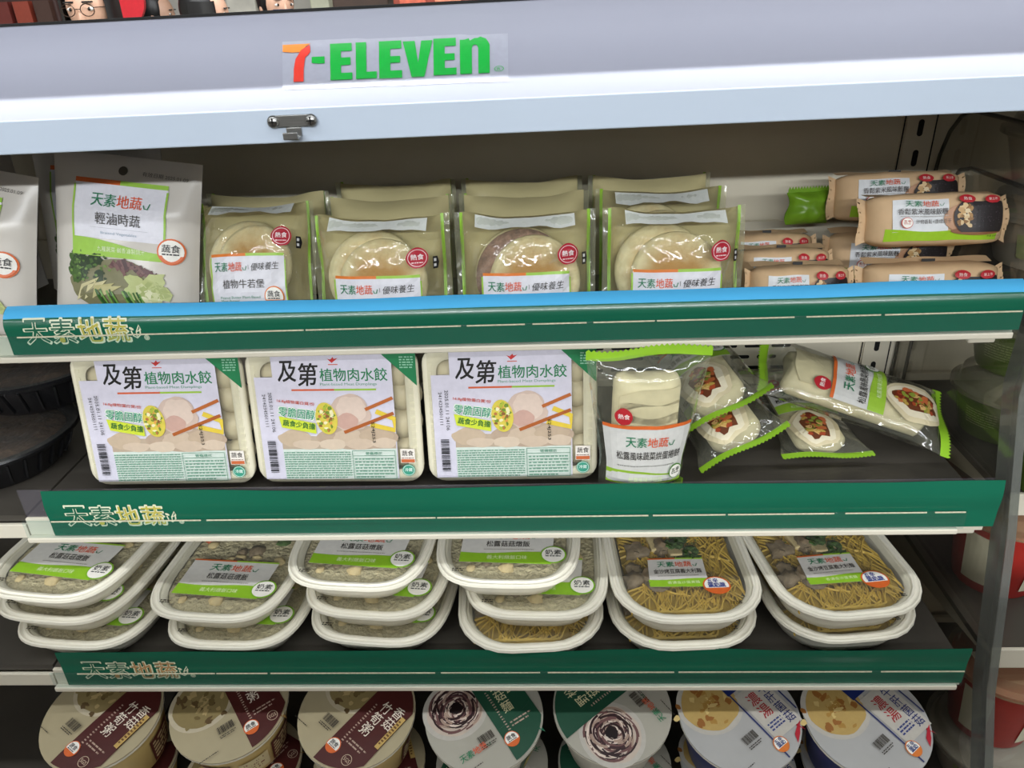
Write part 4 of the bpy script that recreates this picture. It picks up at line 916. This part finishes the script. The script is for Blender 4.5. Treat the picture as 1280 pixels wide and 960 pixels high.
    if kind == 'porridge':
        for a0 in (-60, 20, 100): k.rect(a0, 8, a0+34, 52, '5a221c', 6, 4); k.up(); k.dashes(a0+3, 12, a0+30, 48, 5, 'd8c49a', .5); 
        k.rect(-18, 14, 14, 48, 'e0d2a6', 6, 3); k.dashes(-14, 20, 10, 44, 4, '8a4a2c', .5)
    elif kind == 'noodle':
        for a0 in (-70, 10, 90): k.rect(a0, 6, a0+40, 54, '1d4a36', 6, 4)
        k.up(); k.text('松露\n野菇', 30, 36, 26, 26, 'c9b44a', .02); k.text('松露\n野菇', -50, 36, 26, 26, 'c9b44a', .02)
    else:
        k.rect(-25, 6, 30, 40, 'b7b2a8', 6, 3); k.up(); k.dashes(-20, 12, 26, 34, 3, '3a4680', .5); k.rect(60, 6, 100, 52, 'a8202c', 5, 3)
    k.build('bowl_print', lambda x, y, e: sm(R(x*1000), y, e+.0003), body, .0003)
    return o
bowls = {k: make_bowl(k) for k in PAL}
def bowl(kind, px, py, rz, label, low=False, tilt=0, z=None):
    zl = D4+.072+(0 if low else .0860); p = atZ(px, py, zl); tl = 0 if low else 11
    rot = Euler((0, 0, R(rz))).to_matrix(); m = Matrix.Rotation(R(tl), 3, 'X') @ rot       # upper bowls lean towards the aisle
    put(bowls[kind], p-m @ Vector((0, 0, .072)), m.to_euler(), label, 'soup bowl', 'printed soup bowls on the lowest shelf')
bowl('porridge', 128, 893, -32, 'brown and cream porridge bowl at the far left of the lowest shelf')
bowl('porridge', 287, 882, 38, 'cream porridge bowl second from the left, picture turned to the front')
bowl('porridge', 446, 890, -38, 'brown banded porridge bowl third from the left')
bowl('noodle', 605, 893, 34, 'green noodle bowl with dark swirl picture at its left')
bowl('noodle', 765, 883, 128, 'green noodle bowl turned so the dark swirl faces the aisle')
bowl('soup', 924, 893, 36, 'blue and white mushroom soup bowl, left of the two')
bowl('soup', 1083, 898, 36, 'blue and white mushroom soup bowl at the right end with red tab')
for kd, px, rz, lb in (('porridge', 150, -60, 'under the far left porridge bowl'), ('porridge', 307, 60, 'under the second porridge bowl'), ('porridge', 462, 20, 'under the third porridge bowl'), ('noodle', 615, 160, 'under the left green noodle bowl'), ('noodle', 768, 128, 'under the turned green noodle bowl'), ('soup', 922, 30, 'under the left blue soup bowl'), ('soup', 1076, 20, 'under the right blue soup bowl')):
    bowl(kd, px, 952, rz, '%s bowl stacked %s' % ({'porridge': 'porridge', 'noodle': 'noodle', 'soup': 'mushroom soup'}[kd], lb), True)

# ================================================================== NEIGHBOURING BAYS
M_BLK = mat('black_tray_plastic', '#141416', .25, var=.1, scale=30, spec=.6)
M_DOME = film('dome_plastic', (.93, .94, .93), .05, .15, 20, 1.4, .05, (.5, .5, .48))
def make_black_bowl():
    o = empty('black_bowl')
    b = MB().lathe([(.002, 0), (.060, 0), (.064, .004), (.078, .034), (.086, .036), (.087, .039), (.085, .041), (.077, .040), (.060, .012), (.002, .010)], 44).build('bowl', M_BLK, o, smooth=40)
    MB().lathe([(.087, .0415), (.084, .044), (.078, .050), (.060, .056), (.002, .058)], 44, cap0=False, cap1=False).build('clear_lid', M_DOME, o, smooth=40)
    tag(MB().lathe([(.070, .030), (.05, .035), (.002, .037)], 30, cap0=False, cap1=False).build('food', mat('dark_braised_food', '#3a2a1c', .5, var=.5, scale=70, bump=.8, bscale=90), o), kind='stuff')
    rb = MB()
    for i in range(30): a = 2*math.pi*i/30; rb.tube((.066*math.cos(a), .066*math.sin(a), .006), (.0775*math.cos(a), .0775*math.sin(a), .032), .0016, 5)
    rb.build('ribs', M_BLK, b)
    return o
bb = make_black_bowl(); BG = 'black bowls in the left neighbouring bay'
for X, Y, z, rx, lb in ((-.535, .060, D2+.001, 0, 'black ready meal bowl lowest at the left edge of the picture'), (-.500, .115, D2+.060, 0, 'black ready meal bowl under the left end of the top shelf'), (-.725, .09, D2+.001, 0, 'black ready meal bowl farther left in the neighbouring bay'),):
    put(bb, (X, Y, z), (R(rx), 0, 0), lb, 'bowl', BG)
def make_cup(col, lidcol, h=.085, r=.052, dark=False):
    o = empty('soup_cup')
    MB().lathe([(.002, 0), (r*.74, 0), (r*.76, .003), (r*.97, h-.004), (r, h-.003), (r, h)], 36).build('cup', mat('cup_'+col, '#'+col, .4, var=.08, scale=40), o, smooth=40)
    MB().lathe([(r*1.02, h-.004), (r*1.08, h-.002), (r*1.08, h+.003), (r*.95, h+.006), (r*.9, h+.016), (r*.7, h+.021), (.002, h+.022)], 36, cap0=True, cap1=True).build('lid', film('cup_lid_'+col, (.86, .86, .83), .08, .2, 20, 1.4, .35, lin('#'+lidcol)), o, smooth=40)
    k = Ink()
    for a0 in (-90, -10, 70, 150): k.rect(a0, 12, a0+36, h*1000-14, 'e6e2c8' if col == 'a62a22' else 'b9c98a', 5, 4) if col != '5f7a2c' else k.dashes(a0, 16, a0+40, h*1000-14, 7, 'b9c48a', .35, 3)
    k.build('cup_print', lambda x, y, e: ((r*(.76+.22*y/h)+.0004+e)*math.sin(R(x*1000)), -(r*(.76+.22*y/h)+.0004+e)*math.cos(R(x*1000)), y), o, .0002)
    return o
cg, cr_, cw = make_cup('5f7a2c', 'c9c3b0', .050), make_cup('a62a22', 'd2b48c', .088, .052), make_cup('c9c2b2', 'b8b4a8', .05, .064)
CG = 'soup cups in the right neighbouring bay'
def cup(p, X, Y, z, lb): put(p, (X, Y, z), (0, 0, R(X*700 % 90)), lb, 'cup', CG)
d1, d2, d3, d4 = DECK+.0016, S2[1]+DECK+.0016, S3[1]+DECK+.0016, S4[1]+DECK+.0016
cup(cg, .532, .100, d2, 'green cup with clear lid behind the side panel, lower of two'); cup(cg, .534, .103, d2+.0738, 'green cup with clear lid stacked on another beyond the side panel')
cup(cg, .532, -.0145, d2, 'green cup nearest the front beyond the side panel')
cup(cr_, .536, .050, d3, 'red bowl in front beyond the side panel on the third shelf'); cup(cr_, .536, .166, d3, 'red bowl at the rear beyond the side panel on the third shelf')
cup(cw, .552, .130, d1, 'pale bowl on the top shelf beyond the side panel'); cup(cw, .554, .133, d1+.0738, 'pale bowl stacked high on the top shelf beyond the side panel')
cup(cw, .552, -.01, d4, 'pale bowl on the lowest shelf beyond the side panel'); cup(cr_, .540, -.008, d4+.0738, 'red bowl on a pale bowl on the lowest shelf beyond the side panel')

# ================================================================== THE STORE BEYOND THE HOOD
M_SKIN = mat('skin', '#c99f86', .5, var=.05, scale=40)
M_HAIR = mat('black_hair', '#0d0b0b', .4, var=.4, scale=200, stretch=(1, 1, .1))
def ell(mb, c, r, n=16, k=10, m=0, f=None):
    rings = []
    for i in range(k+1):
        th = math.pi*(.02+.96*i/k); ring = []
        for j in range(n):
            a = 2*math.pi*j/n; d = Vector((math.sin(th)*math.cos(a), math.sin(th)*math.sin(a), -math.cos(th)))
            s = f(d) if f else 1; ring.append((c[0]+d.x*r[0]*s, c[1]+d.y*r[1]*s, c[2]+d.z*r[2]*s))
        rings.append(ring)
    return mb.loft(rings, m)
def person(x, y, eye, face, label, cloth, glasses=False, mask=None, longhair=False):
    """Standing figure; face = turn about z (0 looks towards the cooler)."""
    H = eye-FLOOR+.115; o = empty('person', (x, y, FLOOR), (0, 0, R(face))); s = H/1.65; ez = eye-FLOOR
    me = bpy.data.meshes.new('body'); J = [((0, 0, .92), .13), ((0, 0, 1.12), .12), ((0, .01, 1.30), .15), ((0, .01, 1.40), .065), ((0, 0, 1.46), .052),
        ((.17, .01, 1.34), .060), ((.21, .01, 1.08), .045), ((.20, -.05, .84), .034), ((-.17, .01, 1.34), .060), ((-.21, .01, 1.08), .045), ((-.20, -.05, .84), .034),
        ((.09, 0, .86), .095), ((.095, 0, .47), .062), ((.10, .01, .09), .045), ((.10, -.13, .035), .035), ((-.09, 0, .86), .095), ((-.095, 0, .47), .062), ((-.10, .01, .09), .045), ((-.10, -.13, .035), .035)]
    E_ = [(0, 1), (1, 2), (2, 3), (3, 4), (2, 5), (5, 6), (6, 7), (2, 8), (8, 9), (9, 10), (0, 11), (11, 12), (12, 13), (13, 14), (0, 15), (15, 16), (16, 17), (17, 18)]
    me.from_pydata([(p[0]*s, p[1]*s, p[2]*s) for p, _ in J], E_, []); bm = bmesh.new(); bm.from_mesh(me); bm.verts.layers.skin.verify(); bm.to_mesh(me); bm.free()
    b = bpy.data.objects.new('clothed_body', me); COL.objects.link(b); b.parent = o; b.modifiers.new('skin', 'SKIN'); b.modifiers.new('sub', 'SUBSURF').levels = 2
    b.modifiers['sub'].render_levels = 2
    for i, (_, r) in enumerate(J): me.skin_vertices[0].data[i].radius = (r*s, r*s*.8)
    me.skin_vertices[0].data[0].use_root = True; me.materials.append(mat('cloth_'+cloth, '#'+cloth, .85, var=.1, scale=60)); b.modifiers['skin'].use_smooth_shade = True
    hd = MB()
    def hf(d): return 1-.14*max(0, -d.z)*(abs(d.x)+.3)+.03*max(0, -d.y)
    ell(hd, (0, 0, ez), (.072, .092, .112), 24, 16, 0, hf)
    hd.loft([[(w*math.cos(a), -.088-dp*max(0, math.sin(a+math.pi/2)), z) for a in [math.pi*(j/6)-math.pi/2-math.pi/2 for j in range(7)]][::-1] if False else [(-w, -.084, z), (-w*.4, -.090-dp, z), (w*.4, -.090-dp, z), (w, -.084, z)] for z, w, dp in ((ez+.012, .006, .002), (ez-.015, .009, .010), (ez-.034, .016, .018), (ez-.042, .013, .006))])
    for sx in (-1, 1): ell(hd, (sx*.073, .008, ez-.012), (.008, .018, .030), 8, 6)
    head = hd.build('head', M_SKIN, o, smooth=70)
    for sx in (-1, 1):
        e1 = ell(MB(), (sx*.031, -.082, ez), (.014, .006, .0065), 12, 6).build('eye', mat('eye_white', '#d8d4cc', .3), head, smooth=True); ell(MB(), (sx*.031, -.0855, ez), (.0058, .004, .0058), 10, 6).build('iris', mat('iris', '#1c120c', .2), head, smooth=True)
        MB().box((sx*.031-.017, -.093, ez+.019), (sx*.031+.017, -.084, ez+.024)).build('eyebrow', M_HAIR, head)
    MB().box((-.024, -.0935, ez-.071), (.024, -.082, ez-.062)).build('mouth', mat('lips', '#a8625a', .5), head, bevel=.003)
    hr = MB(); ell(hr, (0, .014, ez+.020), (.083, .094, .112), 22, 14, 0, lambda d: 1 if (d.y > -.55 or d.z > .55) else .84)
    if longhair:
        for sx in (-1, 1): hr.loft([[(sx*(.072+.012*q), -.055+.05*c, ez+z) for q, c in ((0, 0), (1.2, .2), (1.4, 1.2), (.6, 2.2), (-.3, 1.4))] for z in (.05, -.02, -.10, -.20)])
    hr.build('hair', M_HAIR, head, smooth=70)
    if glasses:
        g = MB()
        for sx in (-1, 1):
            P = [(sx*.032+.023*math.cos(a), -.104, ez-.003+.019*math.sin(a)) for a in [2*math.pi*j/16 for j in range(16)]]
            for j in range(16): g.tube(P[j], P[(j+1) % 16], .0016, 5)
            g.tube((sx*.055, -.104, ez+.004), (sx*.076, .0, ez+.006), .0015, 5)
        g.tube((-.010, -.105, ez), (.010, -.105, ez), .0015, 5); g.build('glasses', mat('glasses_frame', '#3a2c24', .3, metal=.6), head)
    if mask:
        m = MB(); m.grid(lambda u, v: ((u-.5)*.135, -.112+.085*abs(2*u-1)**2.2+.01*abs(v-.4), ez-.018-.085*v), 10, 6); m.build('face_mask', mat('mask_'+mask, '#'+mask, .8), head, smooth=True)
    return tag(o, label, 'person')
def pe(px, py, Y): return atY(px, py, Y)
q = pe(114, 11, 2.3); person(q.x, q.y, q.z, 4, 'person with round glasses and long black hair beyond the hood', '2a2a30', True, None, True)
q = pe(197, 18, 4.2); person(q.x, q.y, q.z, 95, 'person in black with short dark hair, smallest and farthest away', '15151a')
q = pe(258, 18, 3.0); person(q.x, q.y, q.z, 100, 'person with black hair turned sideways to the right', '1c1c22', False, None, True)
q = pe(346, 6, 3.3); person(q.x, q.y, q.z, 40, 'person in a dark jacket wearing a dark blue mask', '17181e', False, '232a4a')
# red round sign, pale pillar, cartons and red packs far behind
def far_box(name, x0, x1, Y, dep, col, label, cat, zt=.75, zb=FLOOR, py=10):
    a, b = pe(x0, py, Y), pe(x1, py, Y); o = empty(name, ((a.x+b.x)/2, Y+dep/2, zb)); L_ = (b.x-a.x)/2; hh = zt-zb
    MB().box((-L_, -dep/2, 0), (L_, dep/2, hh)).build('carcass', mat('far_'+col, '#'+col, .7, var=.15, scale=9), o, bevel=.01)
    return o, L_, hh
o, L_, hh = far_box('dark_store_shelf', -60, 72, 3.4, .4, '2e1712', '', '')
for i in range(6):
    MB().box((-L_+.01, -.215, .25+i*.28), (L_-.01, -.2, .27+i*.28)).build('shelf_edge', mat('shelf_edge_dark', '#4a3028', .5), o)
    for j in range(5): MB().box((-L_+.02+j*L_*.39, -.235, .272+i*.28), (-L_+.02+j*L_*.39+L_*.3, -.2, .42+i*.28)).build('goods', mat('far_goods_%d' % ((i+j) % 3), ('#5a201a', '#7a3020', '#3a241c')[(i+j) % 3], .5), o)
tag(o, 'dark maroon shelf of goods at the top left corner', 'store shelf')
q = pe(157, 8, 3.55); o = empty('round_sign', (q.x, q.y, FLOOR))
MB().tube((0, 0, 0), (0, 0, q.z-FLOOR), .02, 12).build('post', M_STEEL, o); MB().lathe([(.12, 0), (.12, .02)], 36).build('sign_disc', mat('red_sign', '#c4202c', .4), o, loc=(0, -.03, q.z-FLOOR+.03), rot=(R(90), 0, 0))
MB().lathe([(.13, 0), (.13, .03)], 24).build('foot', M_STEEL, o)
tag(o, 'round red sign on a post between the people', 'sign')
o, L_, hh = far_box('pillar', 283, 320, 4.6, .3, 'c9c5b8', '', '', CEIL, FLOOR); MB().box((-L_-.01, -.16, 0), (L_+.01, .16, .12)).build('skirting', M_STEEL, o); tag(o, 'pale store pillar between two dark haired people', 'pillar')
o, L_, hh = far_box('pillar', 388, 412, 4.6, .3, 'c9c9b0', '', '', CEIL, FLOOR); MB().box((-L_-.01, -.16, 0), (L_+.01, .16, .12)).build('skirting', M_STEEL, o); tag(o, 'pale store pillar right of the masked person', 'pillar')
o, L_, hh = far_box('carton_rack', 416, 486, 3.6, .4, '3a2a20', '', '', .30, FLOOR)
tag(o, 'dark rack holding brown cartons beyond the hood', 'rack')
for i in range(3):
    q = pe(428+i*22, 6, 3.7); c = empty('carton', (q.x, 3.78, .3005)); w_ = .035; MB().box((-w_, -.06, 0), (w_, .06, .14)).build('box', mat('carton_board', '#6a4c34', .8, var=.1), c, bevel=.003)
    MB().box((-w_*.7, -.0612, .06), (w_*.7, -.0602, .11)).build('carton_label', mat('carton_label', '#b9a890', .7), c)
    tag(c, ('leftmost', 'middle', 'rightmost')[i]+' brown carton on the rack beyond the hood', 'carton', 'cartons on the far rack')
o, L_, hh = far_box('red_counter', 492, 760, 3.0, .5, '8a3a28', '', '', .36, FLOOR)
for j in range(6): MB().box((-L_+.03+j*L_*.33, -.262, hh-.26), (-L_+.03+j*L_*.33+L_*.24, -.25, hh-.03)).build('poster_panel', mat('poster_%d' % (j % 2), ('#b5523a', '#c9785a')[j % 2], .5, var=.2), o)
tag(o, 'reddish counter front with posters along the top of the picture', 'counter')
